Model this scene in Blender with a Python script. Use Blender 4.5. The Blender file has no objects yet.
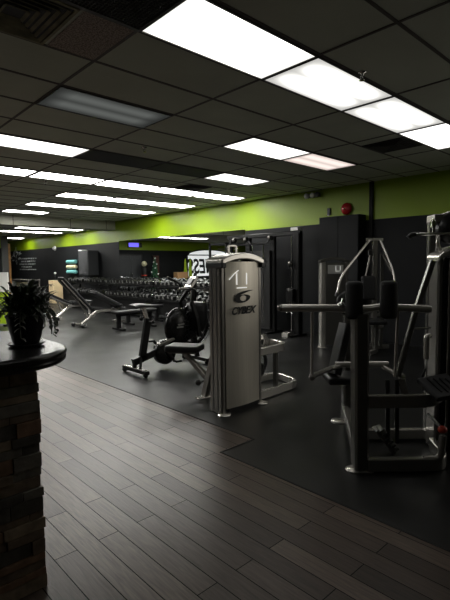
import bpy, math, random
from mathutils import Vector, Matrix
random.seed(7)
C = bpy.context.scene.collection
CAM_H = 1.55
CEIL = 3.125          # main ceiling
LOWCEIL = 2.925       # ceiling beyond the dropped beam
WALL_X = 8.25

# ------------------------------------------------------------------ materials
def mat(name, color, rough=0.5, metal=0.0, spec=0.5, bump=0.0, bscale=60.0, vary=0.0, vscale=8.0, coat=0.0, emis=None, estr=0.0, stretch=(1,1,1)):
    m = bpy.data.materials.new(name); m.use_nodes = True
    nt = m.node_tree; b = nt.nodes['Principled BSDF']
    b.inputs['Base Color'].default_value = (*color, 1)
    b.inputs['Roughness'].default_value = rough
    b.inputs['Metallic'].default_value = metal
    b.inputs['Specular IOR Level'].default_value = spec
    b.inputs['Coat Weight'].default_value = coat
    if emis:
        b.inputs['Emission Color'].default_value = (*emis, 1); b.inputs['Emission Strength'].default_value = estr
    tc = nt.nodes.new('ShaderNodeTexCoord'); mp = nt.nodes.new('ShaderNodeMapping')
    mp.inputs['Scale'].default_value = stretch
    nt.links.new(tc.outputs['Object'], mp.inputs['Vector'])
    if vary > 0:
        n = nt.nodes.new('ShaderNodeTexNoise'); n.inputs['Scale'].default_value = vscale; n.inputs['Detail'].default_value = 4
        nt.links.new(mp.outputs[0], n.inputs['Vector'])
        r = nt.nodes.new('ShaderNodeValToRGB')
        r.color_ramp.elements[0].position = 0.3; r.color_ramp.elements[1].position = 0.7
        r.color_ramp.elements[0].color = tuple(max(0, c*(1-vary)) for c in color)+(1,)
        r.color_ramp.elements[1].color = tuple(min(1, c*(1+vary)) for c in color)+(1,)
        nt.links.new(n.outputs['Fac'], r.inputs[0]); nt.links.new(r.outputs[0], b.inputs['Base Color'])
    if bump > 0:
        n = nt.nodes.new('ShaderNodeTexNoise'); n.inputs['Scale'].default_value = bscale; n.inputs['Detail'].default_value = 3
        nt.links.new(mp.outputs[0], n.inputs['Vector'])
        bp = nt.nodes.new('ShaderNodeBump'); bp.inputs['Strength'].default_value = bump; bp.inputs['Distance'].default_value = 0.01
        nt.links.new(n.outputs['Fac'], bp.inputs['Height']); nt.links.new(bp.outputs[0], b.inputs['Normal'])
    return m

def light_mat(name, strength, tint=(1, 0.985, 0.94), soft=0.0, base=0.02):
    """prismatic diffuser with two fluorescent tubes glowing through it"""
    m = bpy.data.materials.new(name); m.use_nodes = True
    nt = m.node_tree; nt.nodes.clear()
    out = nt.nodes.new('ShaderNodeOutputMaterial'); em = nt.nodes.new('ShaderNodeEmission')
    em.inputs['Color'].default_value = (*tint, 1)
    tc = nt.nodes.new('ShaderNodeTexCoord'); sx = nt.nodes.new('ShaderNodeSeparateXYZ')
    nt.links.new(tc.outputs['Object'], sx.inputs[0])
    def math_(op, a, b=None, c=None):
        n = nt.nodes.new('ShaderNodeMath'); n.operation = op
        for i, v in enumerate((a, b, c)):
            if v is None: continue
            if isinstance(v, (int, float)): n.inputs[i].default_value = v
            else: nt.links.new(v, n.inputs[i])
        return n.outputs[0]
    ay = math_('ABSOLUTE', sx.outputs['Y'])
    d = math_('SUBTRACT', ay, 0.12)
    d2 = math_('MULTIPLY', d, d)
    g = math_('MULTIPLY', d2, -60.0 - 60*soft)
    e = math_('EXPONENT', g)
    ax = math_('ABSOLUTE', sx.outputs['X'])
    fx = nt.nodes.new('ShaderNodeMapRange'); fx.inputs['From Min'].default_value = 0.57; fx.inputs['From Max'].default_value = 0.57-0.08-0.2*soft
    nt.links.new(ax, fx.inputs['Value'])
    glow = math_('MULTIPLY', e, fx.outputs[0])
    s = math_('MULTIPLY_ADD', glow, strength*(0.75), strength*(0.25 if soft == 0 else 0.12)+base)
    nt.links.new(s, em.inputs['Strength']); nt.links.new(em.outputs[0], out.inputs[0])
    return m

def wood_floor_mat():
    m = bpy.data.materials.new('wood_planks'); m.use_nodes = True
    nt = m.node_tree; b = nt.nodes['Principled BSDF']; N = nt.nodes.new; Lk = nt.links.new
    tc = N('ShaderNodeTexCoord'); mp = N('ShaderNodeMapping'); mp.inputs['Rotation'].default_value = (0, 0, math.pi/2)
    Lk(tc.outputs['Object'], mp.inputs['Vector'])
    br = N('ShaderNodeTexBrick'); br.offset = 0.37; br.offset_frequency = 2
    br.inputs['Scale'].default_value = 1.0; br.inputs['Brick Width'].default_value = 1.15; br.inputs['Row Height'].default_value = 0.127
    br.inputs['Mortar Size'].default_value = 0.0028; br.inputs['Mortar Smooth'].default_value = 0.1
    br.inputs['Color1'].default_value = (0.036, 0.026, 0.020, 1); br.inputs['Color2'].default_value = (0.105, 0.079, 0.063, 1)
    br.inputs['Mortar'].default_value = (0.006, 0.005, 0.005, 1)
    Lk(mp.outputs[0], br.inputs['Vector'])
    mp2 = N('ShaderNodeMapping'); mp2.inputs['Scale'].default_value = (14, 1.2, 1); Lk(tc.outputs['Object'], mp2.inputs['Vector'])
    nz = N('ShaderNodeTexNoise'); nz.inputs['Scale'].default_value = 5; nz.inputs['Detail'].default_value = 6; nz.inputs['Distortion'].default_value = 0.6
    Lk(mp2.outputs[0], nz.inputs['Vector'])
    ra = N('ShaderNodeMapRange'); ra.inputs['From Min'].default_value = 0.3; ra.inputs['From Max'].default_value = 0.7
    ra.inputs['To Min'].default_value = 0.7; ra.inputs['To Max'].default_value = 1.3
    Lk(nz.outputs['Fac'], ra.inputs['Value'])
    mx = N('ShaderNodeMix'); mx.data_type = 'RGBA'; mx.blend_type = 'MULTIPLY'; mx.inputs['Factor'].default_value = 1
    Lk(br.outputs['Color'], mx.inputs['A']); Lk(ra.outputs[0], mx.inputs['B'])
    Lk(mx.outputs['Result'], b.inputs['Base Color'])
    rr = N('ShaderNodeMapRange'); rr.inputs['To Min'].default_value = 0.28; rr.inputs['To Max'].default_value = 0.44
    Lk(nz.outputs['Fac'], rr.inputs['Value']); Lk(rr.outputs[0], b.inputs['Roughness'])
    bp = N('ShaderNodeBump'); bp.inputs['Strength'].default_value = 0.5; bp.inputs['Distance'].default_value = 0.002
    ml = N('ShaderNodeMath'); ml.operation = 'MULTIPLY_ADD'; ml.inputs[1].default_value = -1.0
    Lk(br.outputs['Fac'], ml.inputs[0]); Lk(nz.outputs['Fac'], ml.inputs[2])
    Lk(ml.outputs[0], bp.inputs['Height']); Lk(bp.outputs[0], b.inputs['Normal'])
    sr = N('ShaderNodeMapRange'); sr.inputs['To Min'].default_value = 0.42; sr.inputs['To Max'].default_value = 0.06
    Lk(br.outputs['Fac'], sr.inputs['Value']); Lk(sr.outputs[0], b.inputs['Specular IOR Level'])
    return m

def rubber_mat():
    m = bpy.data.materials.new('rubber_floor'); m.use_nodes = True
    nt = m.node_tree; b = nt.nodes['Principled BSDF']; N = nt.nodes.new; Lk = nt.links.new
    tc = N('ShaderNodeTexCoord')
    br = N('ShaderNodeTexBrick'); br.offset = 0.5
    br.inputs['Scale'].default_value = 1.0; br.inputs['Brick Width'].default_value = 1.8; br.inputs['Row Height'].default_value = 1.2
    br.inputs['Mortar Size'].default_value = 0.004
    br.inputs['Color1'].default_value = (0.0070, 0.0070, 0.0068, 1); br.inputs['Color2'].default_value = (0.0092, 0.0092, 0.009, 1)
    br.inputs['Mortar'].default_value = (0.003, 0.003, 0.003, 1)
    Lk(tc.outputs['Object'], br.inputs['Vector'])
    nz = N('ShaderNodeTexNoise'); nz.inputs['Scale'].default_value = 1.3; nz.inputs['Detail'].default_value = 7
    Lk(tc.outputs['Object'], nz.inputs['Vector'])
    ra = N('ShaderNodeMapRange'); ra.inputs['To Min'].default_value = 0.6; ra.inputs['To Max'].default_value = 1.4
    Lk(nz.outputs['Fac'], ra.inputs['Value'])
    mx = N('ShaderNodeMix'); mx.data_type = 'RGBA'; mx.blend_type = 'MULTIPLY'; mx.inputs['Factor'].default_value = 1
    Lk(br.outputs['Color'], mx.inputs['A']); Lk(ra.outputs[0], mx.inputs['B']); Lk(mx.outputs['Result'], b.inputs['Base Color'])
    rr = N('ShaderNodeMapRange'); b.inputs['Specular IOR Level'].default_value = 0.33; rr.inputs['To Min'].default_value = 0.30; rr.inputs['To Max'].default_value = 0.50
    Lk(nz.outputs['Fac'], rr.inputs['Value']); Lk(rr.outputs[0], b.inputs['Roughness'])
    sp = N('ShaderNodeTexNoise'); sp.inputs['Scale'].default_value = 250
    Lk(tc.outputs['Object'], sp.inputs['Vector'])
    bp = N('ShaderNodeBump'); bp.inputs['Strength'].default_value = 0.15; bp.inputs['Distance'].default_value = 0.002
    Lk(sp.outputs['Fac'], bp.inputs['Height']); Lk(bp.outputs[0], b.inputs['Normal'])
    return m

def speckle_mat(name, col, dark):
    m = bpy.data.materials.new(name); m.use_nodes = True
    nt = m.node_tree; b = nt.nodes['Principled BSDF']
    tc = nt.nodes.new('ShaderNodeTexCoord'); v = nt.nodes.new('ShaderNodeTexNoise'); v.inputs['Scale'].default_value = 90; v.inputs['Detail'].default_value = 2
    nt.links.new(tc.outputs['Object'], v.inputs['Vector'])
    r = nt.nodes.new('ShaderNodeValToRGB'); r.color_ramp.elements[0].position = 0.42; r.color_ramp.elements[1].position = 0.56
    r.color_ramp.elements[0].color = (*dark, 1); r.color_ramp.elements[1].color = (*col, 1)
    nt.links.new(v.outputs['Fac'], r.inputs[0]); nt.links.new(r.outputs[0], b.inputs['Base Color'])
    b.inputs['Roughness'].default_value = 0.9
    return m

M = {}
M['wood'] = wood_floor_mat()
M['rubber'] = rubber_mat()
M['tile'] = mat('ceiling_tile', (0.54, 0.565, 0.475), 0.9, vary=0.06, vscale=2.0, bump=0.1, bscale=120)
M['tbar'] = mat('ceiling_grid_bar', (0.10, 0.085, 0.075), 0.6)
M['speckle'] = speckle_mat('speckled_tile', (0.50, 0.42, 0.36), (0.20, 0.16, 0.14))
M['green'] = mat('lime_wall_paint', (0.25, 0.365, 0.006), 0.42, vary=0.07, vscale=0.9)
M['wallblack'] = mat('charcoal_wall_paint', (0.010, 0.011, 0.012), 0.6, spec=0.25, vary=0.15, vscale=1.5)
M['beam'] = mat('soffit_paint', (0.42, 0.42, 0.36), 0.8, vary=0.05, vscale=1.0)
M['mirror'] = mat('mirror_glass', (0.80, 0.83, 0.82), 0.015, 1.0)
M['silver'] = mat('brushed_silver', (0.70, 0.66, 0.58), 0.36, 0.65, vary=0.06, vscale=3.0, stretch=(25, 25, 0.6))
M['silverpaint'] = mat('silver_paint', (0.66, 0.64, 0.60), 0.25, 0.72)
M['steel'] = mat('grey_frame_paint', (0.25, 0.24, 0.22), 0.27, 0.6)
M['darksteel'] = mat('graphite_frame_paint', (0.12, 0.117, 0.106), 0.27, 0.5)
M['chrome'] = mat('chrome', (0.75, 0.75, 0.73), 0.14, 1.0)
M['black'] = mat('black_plastic', (0.012, 0.012, 0.012), 0.35)
M['matteblack'] = mat('black_foam', (0.010, 0.010, 0.010), 0.75, bump=0.2, bscale=200)
M['vinyl'] = mat('black_vinyl', (0.014, 0.014, 0.015), 0.42, spec=0.4, bump=0.08, bscale=90)
M['gloss'] = mat('gloss_black', (0.008, 0.008, 0.008), 0.24)
M['blackmetal'] = mat('black_metal', (0.02, 0.02, 0.02), 0.35, 0.6)
M['white'] = mat('white_plastic', (0.75, 0.75, 0.72), 0.4)
M['red'] = mat('red_enamel', (0.45, 0.012, 0.018), 0.22, coat=0.5)
M['redknob'] = mat('red_plastic', (0.40, 0.03, 0.01), 0.35)
M['counter'] = mat('polished_black_granite', (0.012, 0.011, 0.011), 0.27, vary=0.4, vscale=60)
M['pot'] = mat('black_glazed_pot', (0.007, 0.007, 0.011), 0.4)
M['leaf'] = mat('dark_green_leaf', (0.022, 0.036, 0.014), 0.45, vary=0.4, vscale=14)
M['leaf2'] = mat('grey_green_leaf', (0.075, 0.085, 0.065), 0.4, vary=0.3, vscale=14)
M['soil'] = mat('potting_soil', (0.012, 0.009, 0.007), 0.95, bump=0.4, bscale=60)
M['cream'] = mat('plywood_cream', (0.72, 0.58, 0.36), 0.6, vary=0.08, vscale=4)
M['teal'] = mat('teal_foam', (0.16, 0.42, 0.42), 0.7)
M['creamfoam'] = mat('cream_foam', (0.60, 0.56, 0.38), 0.7)
M['chalk'] = mat('chalk_white', (0.26, 0.28, 0.27), 0.9)
M['lime'] = mat('lime_panel', (0.42, 0.62, 0.02), 0.45)
M['orangewood'] = mat('orange_wood', (0.30, 0.15, 0.04), 0.5, vary=0.35, vscale=6)
M['greypaint'] = mat('grey_pillar_paint', (0.07, 0.07, 0.068), 0.6)
M['door'] = mat('charcoal_door', (0.035, 0.037, 0.040), 0.45)
M['tree'] = mat('fir_green', (0.02, 0.09, 0.04), 0.7, vary=0.5, vscale=12)
M['brown'] = mat('brown_curtain', (0.08, 0.028, 0.016), 0.7)
M['box'] = mat('tan_cardboard', (0.50, 0.30, 0.15), 0.7)
M['screen'] = mat('blue_screen', (0.02, 0.02, 0.1), 0.3, emis=(0.20, 0.16, 1.0), estr=1.1)
M['litwindow'] = mat('bright_window', (0.8, 0.8, 0.8), 0.4, emis=(1, 1, 1), estr=0.62)
M['ink'] = mat('black_ink', (0.006, 0.006, 0.006), 0.5)
M['diffgrey'] = mat('unlit_diffuser', (0.62, 0.62, 0.58), 0.22, coat=0.3)
M['frameblk'] = mat('dark_fixture_frame', (0.05, 0.047, 0.042), 0.5)
M['ventdark'] = mat('black_grille', (0.012, 0.012, 0.011), 0.6)
M['ventgreen'] = mat('stained_diffuser_metal', (0.24, 0.22, 0.13), 0.6, vary=0.5, vscale=7)
M['stones'] = [mat('ledger_stone_%s' % n, c, 0.75, bump=0.9, bscale=22, vary=0.35, vscale=12) for n, c in
               (('rust', (0.22, 0.13, 0.08)), ('brown', (0.16, 0.115, 0.08)), ('grey', (0.15, 0.135, 0.11)), ('dark', (0.07, 0.062, 0.052)), ('tan', (0.25, 0.19, 0.13)))]
M['grout'] = mat('dark_grout', (0.012, 0.011, 0.010), 0.9)
M['panelprint'] = mat('grey_placard', (0.36, 0.36, 0.34), 0.4)
M['glow_line'] = mat('white_edge_glow', (0.9, 0.9, 0.88), 0.3, emis=(1, 1, 0.97), estr=0.45)  # emission stands in for ceiling light reflected off the placard edges

# ------------------------------------------------------------------ mesh builder
class MB:
    def __init__(s): s.v = []; s.f = []; s.mi = []; s.sm = []
    def add(s, vs, fs, mi=0, smooth=False):
        o = len(s.v); s.v += [tuple(v) for v in vs]
        for f in fs: s.f.append([i+o for i in f]); s.mi.append(mi); s.sm.append(smooth)
        return s
    def box(s, x0, x1, y0, y1, z0, z1, mi=0):
        vs = [(x, y, z) for z in (z0, z1) for y in (y0, y1) for x in (x0, x1)]
        return s.add(vs, [(0, 2, 3, 1), (4, 5, 7, 6), (0, 1, 5, 4), (2, 6, 7, 3), (0, 4, 6, 2), (1, 3, 7, 5)], mi)
    def obox(s, c, sx, sy, sz, rot=(0, 0, 0), mi=0):
        from mathutils import Euler
        R = Euler(rot).to_matrix(); c = Vector(c)
        vs = [c + R @ Vector((x*sx/2, y*sy/2, z*sz/2)) for z in (-1, 1) for y in (-1, 1) for x in (-1, 1)]
        return s.add(vs, [(0, 2, 3, 1), (4, 5, 7, 6), (0, 1, 5, 4), (2, 6, 7, 3), (0, 4, 6, 2), (1, 3, 7, 5)], mi)
    def sweep(s, pts, section, up=(0, 0, 1), mi=0, smooth=False, caps=True, closed=False):
        pts = [Vector(p) for p in pts]; n = len(section); vs = []; up = Vector(up)
        side = None
        for i, p in enumerate(pts):
            if closed: t = (pts[(i+1) % len(pts)]-pts[i-1]).normalized()
            elif i == 0: t = (pts[1]-pts[0]).normalized()
            elif i == len(pts)-1: t = (pts[-1]-pts[-2]).normalized()
            else: t = ((pts[i+1]-pts[i]).normalized()+(pts[i]-pts[i-1]).normalized()).normalized()
            if side is None:
                u0 = up if abs(t.dot(up)) < 0.95 else Vector((1, 0, 0)) if abs(t.x) < 0.9 else Vector((0, 1, 0))
                side = t.cross(u0).normalized()
            else:
                side = (side - t*side.dot(t)).normalized()
            uu = side.cross(t).normalized()
            k = 1.0
            if 0 < i < len(pts)-1 and not closed:
                c = t.dot((pts[i]-pts[i-1]).normalized()); k = 1/max(c, 0.6)
            for a, b in section: vs.append(p + side*a*k + uu*b)
        fs = []
        m = len(pts)
        for i in range(m if closed else m-1):
            j = (i+1) % m
            for q in range(n):
                fs.append((i*n+q, i*n+(q+1) % n, j*n+(q+1) % n, j*n+q))
        s.add(vs, fs, mi, smooth)
        if caps and not closed:
            s.add(vs[:n], [tuple(range(n))[::-1]], mi); s.add(vs[-n:], [tuple(range(n))], mi)
        return s
    def tube(s, pts, r, n=10, mi=0, **k):
        return s.sweep(pts, [(r*math.cos(2*math.pi*i/n), r*math.sin(2*math.pi*i/n)) for i in range(n)], mi=mi, smooth=True, **k)
    def rtube(s, pts, w, h, mi=0, c=0.25, **k):
        """rounded rectangular tube: w across, h along up"""
        a, b = w/2, h/2; q = min(a, b)*c
        sec = [(a, -b+q), (a, b-q), (a-q, b), (-a+q, b), (-a, b-q), (-a, -b+q), (-a+q, -b), (a-q, -b)]
        return s.sweep(pts, sec, mi=mi, **k)
    def lathe(s, prof, c=(0, 0, 0), n=24, axis='Z', mi=0, smooth=True):
        vs = []
        for r, z in prof:
            for i in range(n):
                a = 2*math.pi*i/n; x, y = r*math.cos(a), r*math.sin(a)
                p = (x, y, z) if axis == 'Z' else (z, x, y) if axis == 'X' else (y, z, x)
                vs.append((c[0]+p[0], c[1]+p[1], c[2]+p[2]))
        fs = [(i*n+q, i*n+(q+1) % n, (i+1)*n+(q+1) % n, (i+1)*n+q) for i in range(len(prof)-1) for q in range(n)]
        return s.add(vs, fs, mi, smooth)
    def ball(s, c, r, n=16, m=10, sc=(1, 1, 1), mi=0):
        vs = []; 
        for j in range(m+1):
            t = math.pi*j/m
            for i in range(n):
                a = 2*math.pi*i/n
                vs.append((c[0]+r*sc[0]*math.sin(t)*math.cos(a), c[1]+r*sc[1]*math.sin(t)*math.sin(a), c[2]+r*sc[2]*math.cos(t)))
        fs = [(j*n+i, (j+1)*n+i, (j+1)*n+(i+1) % n, j*n+(i+1) % n) for j in range(m) for i in range(n)]
        return s.add(vs, fs, mi, True)
    def poly(s, pts, mi=0): return s.add(pts, [tuple(range(len(pts)))], mi)
    def prism(s, pts2, y0, y1, mi=0, plane='XZ'):
        n = len(pts2)
        def P(a, b, t): return (a, t, b) if plane == 'XZ' else (t, a, b) if plane == 'YZ' else (a, b, t)
        vs = [P(a, b, y0) for a, b in pts2]+[P(a, b, y1) for a, b in pts2]
        fs = [tuple(range(n)), tuple(range(2*n-1, n-1, -1))]+[(i, i+n, (i+1) % n+n, (i+1) % n) for i in range(n)]
        return s.add(vs, fs, mi)
    def build(s, name, m, parent=None, bevel=0, loc=None, seg=2):
        me = bpy.data.meshes.new(name)
        off = Vector((0, 0, 0))
        vs = s.v
        if loc is not None: vs = [(x-loc[0], y-loc[1], z-loc[2]) for x, y, z in s.v]
        me.from_pydata(vs, [], s.f)
        for mm in (m if isinstance(m, (list, tuple)) else [m]): me.materials.append(mm)
        for p, a, b in zip(me.polygons, s.mi, s.sm): p.material_index = a; p.use_smooth = b
        import bmesh
        bm = bmesh.new(); bm.from_mesh(me); bmesh.ops.recalc_face_normals(bm, faces=bm.faces); bm.to_mesh(me); bm.free()
        me.update()
        o = bpy.data.objects.new(name, me); C.objects.link(o)
        if loc is not None: o.location = loc
        if parent is not None: o.parent = parent
        if bevel:
            b = o.modifiers.new('bevel', 'BEVEL'); b.width = bevel; b.segments = seg; b.limit_method = 'ANGLE'; b.angle_limit = math.radians(40)
        return o

def fil(pts, r, seg=5):
    """round the inner corners of a polyline"""
    pts = [Vector(p) for p in pts]; out = [pts[0]]
    for i in range(1, len(pts)-1):
        a, b, c = pts[i-1], pts[i], pts[i+1]
        rr = min(r, (a-b).length*0.49, (c-b).length*0.49)
        p0 = b+(a-b).normalized()*rr; p1 = b+(c-b).normalized()*rr
        for k in range(seg+1):
            t = k/seg; out.append(p0*(1-t)**2 + b*2*t*(1-t) + p1*t*t)
    out.append(pts[-1]); return out

def tag(o, label=None, cat=None, group=None, kind=None):
    if label: o['label'] = label
    if cat: o['category'] = cat
    if group: o['group'] = group
    if kind: o['kind'] = kind
    return o
def thing(name, label, cat, loc=(0, 0, 0), rz=0.0, group=None):
    o = bpy.data.objects.new(name, None); C.objects.link(o); o.location = loc; o.rotation_euler = (0, 0, rz)
    o.empty_display_size = 0.1
    return tag(o, label, cat, group)
def dup(o, parent=None):
    c = o.copy(); C.objects.link(c)
    if parent is not None: c.parent = parent
    for ch in list(o.children): dup(ch, c)
    return c
def struct(name, mb, m, bevel=0): return tag(mb.build(name, m, None, bevel), kind='structure')

def text_mesh(body, size, shear=0.0, offset=0.0, extrude=0.002, align='CENTER', sx=1.0):
    cu = bpy.data.curves.new('txt', 'FONT'); cu.body = body; cu.size = size; cu.shear = shear; cu.offset = offset
    cu.extrude = extrude; cu.align_x = align; cu.resolution_u = 4
    o = bpy.data.objects.new('txt', cu); C.objects.link(o)
    dg = bpy.context.evaluated_depsgraph_get(); dg.update()
    me = bpy.data.meshes.new_from_object(o.evaluated_get(dg))
    vs = [(v.co.x*sx, -v.co.z, v.co.y) for v in me.vertices]; fs = [tuple(p.vertices) for p in me.polygons]
    bpy.data.objects.remove(o); bpy.data.curves.remove(cu); bpy.data.meshes.remove(me)
    return vs, fs

ORD = ['first', 'second', 'third', 'fourth', 'fifth', 'sixth', 'seventh', 'eighth', 'ninth', 'tenth', 'eleventh', 'twelfth', 'thirteenth', 'fourteenth', 'fifteenth', 'sixteenth']

# ------------------------------------------------------------------ room shell
X_L, Y_F, Y_P, Y_B = -10.0, -3.0, 21.3, 29.0
struct('floor', MB().add([(X_L, Y_F, 0), (2.455, Y_F, 0), (2.455, 2.70, 0), (2.85, 2.70, 0), (2.85, Y_B, 0), (X_L, Y_B, 0)], [(0, 1, 2, 3, 4, 5)]), M['wood'])
fr = MB().add([(2.455, Y_F, 0.0), (WALL_X, Y_F, 0.0), (WALL_X, Y_B, 0.0), (2.85, Y_B, 0.0), (2.85, 2.70, 0.0), (2.455, 2.70, 0.0)], [(0, 1, 2, 3, 4, 5)])
struct('floor', fr, M['rubber'])
struct('trim_1', MB().box(2.843, 2.857, 2.70, Y_P, 0, 0.004).box(2.448, 2.462, Y_F, 2.70, 0, 0.004).box(2.448, 2.857, 2.693, 2.707, 0, 0.004), M['matteblack'])

def wall_x(name, x, y0, y1, ztop, zb=2.395):
    mb = MB()
    mb.box(x, x+0.15, y0, y1, 0, zb, 0).box(x, x+0.15, y0, y1, zb, ztop, 1)
    return struct(name, mb, [M['wallblack'], M['green']])
wall_x('wall_right', WALL_X, Y_F, Y_B, CEIL)
wall_x('wall_left', X_L-0.15, Y_F, Y_B, CEIL)
def wall_y(name, y, x0, x1, ztop, zb=2.395):
    mb = MB().box(x0, x1, y, y+0.15, 0, zb, 0).box(x0, x1, y, y+0.15, zb, ztop, 1)
    return struct(name, mb, [M['wallblack'], M['green']])
wall_y('wall_front', Y_F-0.15, X_L, WALL_X, CEIL)
wall_y('wall_back', Y_P, X_L, 6.5, CEIL)
wall_y('wall_alcove', Y_B, X_L, WALL_X, CEIL)
# vertical batten on the right hand wall
struct('trim_2', MB().box(8.20, WALL_X, 4.55, 4.62, 0, CEIL), M['matteblack'])
struct('trim_3', MB().box(6.5, 6.78, 21.25, 21.55, 0, LOWCEIL), M['greypaint'])

w1 = MB().box(8.2, 8.245, -2.7, 0.9, 0.95, 2.35)  # added glowing panel out of view, brightens the silver tower front
w1 = struct('added_fill_panel', w1, mat('fill_panel_glow', (0.6, 0.6, 0.56), 0.4, emis=(1.0, 0.95, 0.86), estr=1.25))
MB().box(8.18, 8.25, -2.76, -2.7, 0.89, 2.41).box(8.18, 8.25, 0.9, 0.96, 0.89, 2.41).box(8.18, 8.25, -2.7, 0.9, 0.89, 0.95).box(8.18, 8.25, -2.7, 0.9, 2.35, 2.41).build('fill_panel_frame', M['blackmetal'], w1)
# ceiling: tiles, dark T-bar grid, and the egg-crate and speckled infill cells
GX0, GY0, GX, GY = 1.75, 2.093, 1.22, 0.61
BEAM_Y = 14.47
mb = MB().box(X_L, WALL_X, Y_F, BEAM_Y, CEIL, CEIL+0.05)
k = math.ceil((X_L-GX0)/GX)
while GX0+k*GX < WALL_X:
    x = GX0+k*GX; mb.box(x-0.012, x+0.012, Y_F, BEAM_Y, CEIL-0.005, CEIL+0.002, 1); k += 1
k = math.ceil((Y_F-GY0)/GY)
while GY0+k*GY < BEAM_Y:
    y = GY0+k*GY; mb.box(X_L, WALL_X, y-0.012, y+0.012, CEIL-0.006, CEIL+0.002, 1); k += 1
mb.box(1.385, 1.765, 2.72, 3.30, CEIL-0.004, CEIL+0.002, 2)
struct('ceiling', mb, [M['tile'], M['tbar'], M['speckle']])
mb = MB().box(X_L, WALL_X, BEAM_Y+0.6, Y_B, LOWCEIL, LOWCEIL+0.05)
for k in range(-12, 2):
    x = 6.7+k*GX; mb.box(x-0.012, x+0.012, BEAM_Y+0.6, Y_B, LOWCEIL-0.005, LOWCEIL+0.002, 1)
k = 0
while BEAM_Y+1.0+k*GY < Y_B:
    y = BEAM_Y+1.0+k*GY; mb.box(X_L, WALL_X, y-0.012, y+0.012, LOWCEIL-0.006, LOWCEIL+0.002, 1); k += 1
struct('ceiling', mb, [M['tile'], M['tbar']])
mb = MB().box(X_L, WALL_X, BEAM_Y, BEAM_Y+0.6, 2.83, CEIL+0.05)
for x in (1.2, 3.0, 4.8, 6.6, 7.9):
    mb.box(x-0.01, x+0.01, BEAM_Y-0.004, BEAM_Y, 2.83, CEIL, 1)
struct('trim_4', mb, [M['beam'], M['tbar']])

# ------------------------------------------------------------------ ceiling fixtures
LM = {'hi': light_mat('lit_diffuser', 3.5), 'mid': light_mat('soft_diffuser', 2.8, soft=1.0, base=0.12), 'dim': light_mat('dim_pink_diffuser', 0.62, tint=(1, 0.86, 0.80), base=0.25),
      'faint': light_mat('unlit_diffuser_sheen', 0.10, tint=(0.95, 1, 0.95), base=0.02, soft=0.4),  # unlit panel: low emission stands in for its reflected sheen
      'far': light_mat('far_diffuser', 21.0)}
def fixture_proto(kind):
    fx = 1.206/2; fy = 0.586/2; e = 0.026 if kind == 'far' else 0.010
    o = thing('ceiling_light', 'x', 'ceiling light')
    mb = MB()
    mb.box(-fx, fx, -fy, -fy+0.016, -0.014, 0).box(-fx, fx, fy-0.016, fy, -0.014, 0)
    mb.box(-fx, -fx+e, -fy+0.016, fy-0.016, -0.014, 0).box(fx-e, fx, -fy+0.016, fy-0.016, -0.014, 0)
    mb.build('frame', M['frameblk'], o)
    d = MB().box(-fx+e, fx-e, -fy+0.016, fy-0.016, -0.008, -0.003)
    d.build('diffuser', M['diffgrey'] if kind == 'off' else M['ventdark'] if kind == 'dark' else LM[kind], o)
    return o
protos = {}
def fixture(kind, cx, cy, z, label, group=None):
    if kind not in protos: o = protos[kind] = fixture_proto(kind)
    else: o = dup(protos[kind])
    o.location = (cx, cy, z-0.001)
    tag(o, label, 'ceiling light', group)
    return o
def cell(i, j): return GX0+GX*(i+0.5), GY0+GY*(j+0.5)
ROWS = [  # j, [(i, kind)], words
    (0, [(0, 'hi'), (1, 'mid'), (2, 'mid'), (3, 'hi')], 'nearest row'),
    (3, [(2, 'hi'), (3, 'dim')], 'second row back'),
    (6, [(0, 'hi'), (3, 'hi')], 'third row back'),
    (9, [(-1, 'far'), (0, 'far'), (1, 'far'), (2, 'far'), (3, 'far'), (4, 'far')], 'long fourth row back'),
    (12, [(2, 'far'), (3, 'far'), (4, 'far')], 'fifth row back'),
    (15, [(2, 'far'), (3, 'far'), (4, 'far')], 'sixth row back'),
    (18, [(2, 'far')], 'last row before the beam'),
]
for j, items, words in ROWS:
    for n, (i, kd) in enumerate(items):
        x, y = cell(i, j)
        if kd == 'dim': lab = 'dim pinkish ceiling light panel, half lit, right of a bright panel'
        else: lab = '%s ceiling light panel, %s from the left in the %s' % ('soft white' if kd == 'mid' else 'bright white', ORD[n], words)
        fixture(kd, x, y, CEIL, lab, 'ceiling light panels')
# lights that lie left of the picture and light the hall
for i in (-2, -3, -5, -7):
    for j in (9, 15):
        x, y = cell(i, j); fixture('far', x, y, CEIL, 'bright ceiling light panel out to the left, row %s, %s along' % ('four' if j == 9 else 'six', ORD[-i]), 'ceiling light panels')
for i in (-1, 2, 3, 4):  # added fill lights out of view, for the counter face and tower panel
    x, y = cell(i, -3); fixture('mid', x, y, CEIL, 'added fill light panel, unseen, out to the right, %s along' % ORD[i+1], 'ceiling light panels')
x, y = cell(0, 3); fixture('faint', x, y, CEIL, 'unlit grey ceiling light panel with a dull diffuser, at upper left', 'ceiling light panels')
x, y = cell(1, 6); fixture('dark', x, y, CEIL, 'dark unlit ceiling panel beside the lit panel of the third row', 'dark ceiling panels')
x, y = cell(2, 6); fixture('dark', x, y, CEIL, 'dark unlit ceiling panel nearer the green wall, third row', 'dark ceiling panels')
for n, x in enumerate((4.9+0.01, 6.11, 7.32)):
    if n: fixture('far', x, 16.4, LOWCEIL, 'bright strip light behind the dropped beam, %s, first row there' % ('left' if n == 1 else 'right'), 'ceiling light panels')
    fixture('far', x, 18.25, LOWCEIL, 'bright strip light behind the dropped beam, %s from left, second row there' % ORD[n], 'ceiling light panels')
for n, x in enumerate((3.69, 2.48, 1.27)): fixture('far', x, 18.25, LOWCEIL, 'bright strip light reflected along the top of the mirror, %s from left there' % ORD[n], 'ceiling light panels')
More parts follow.
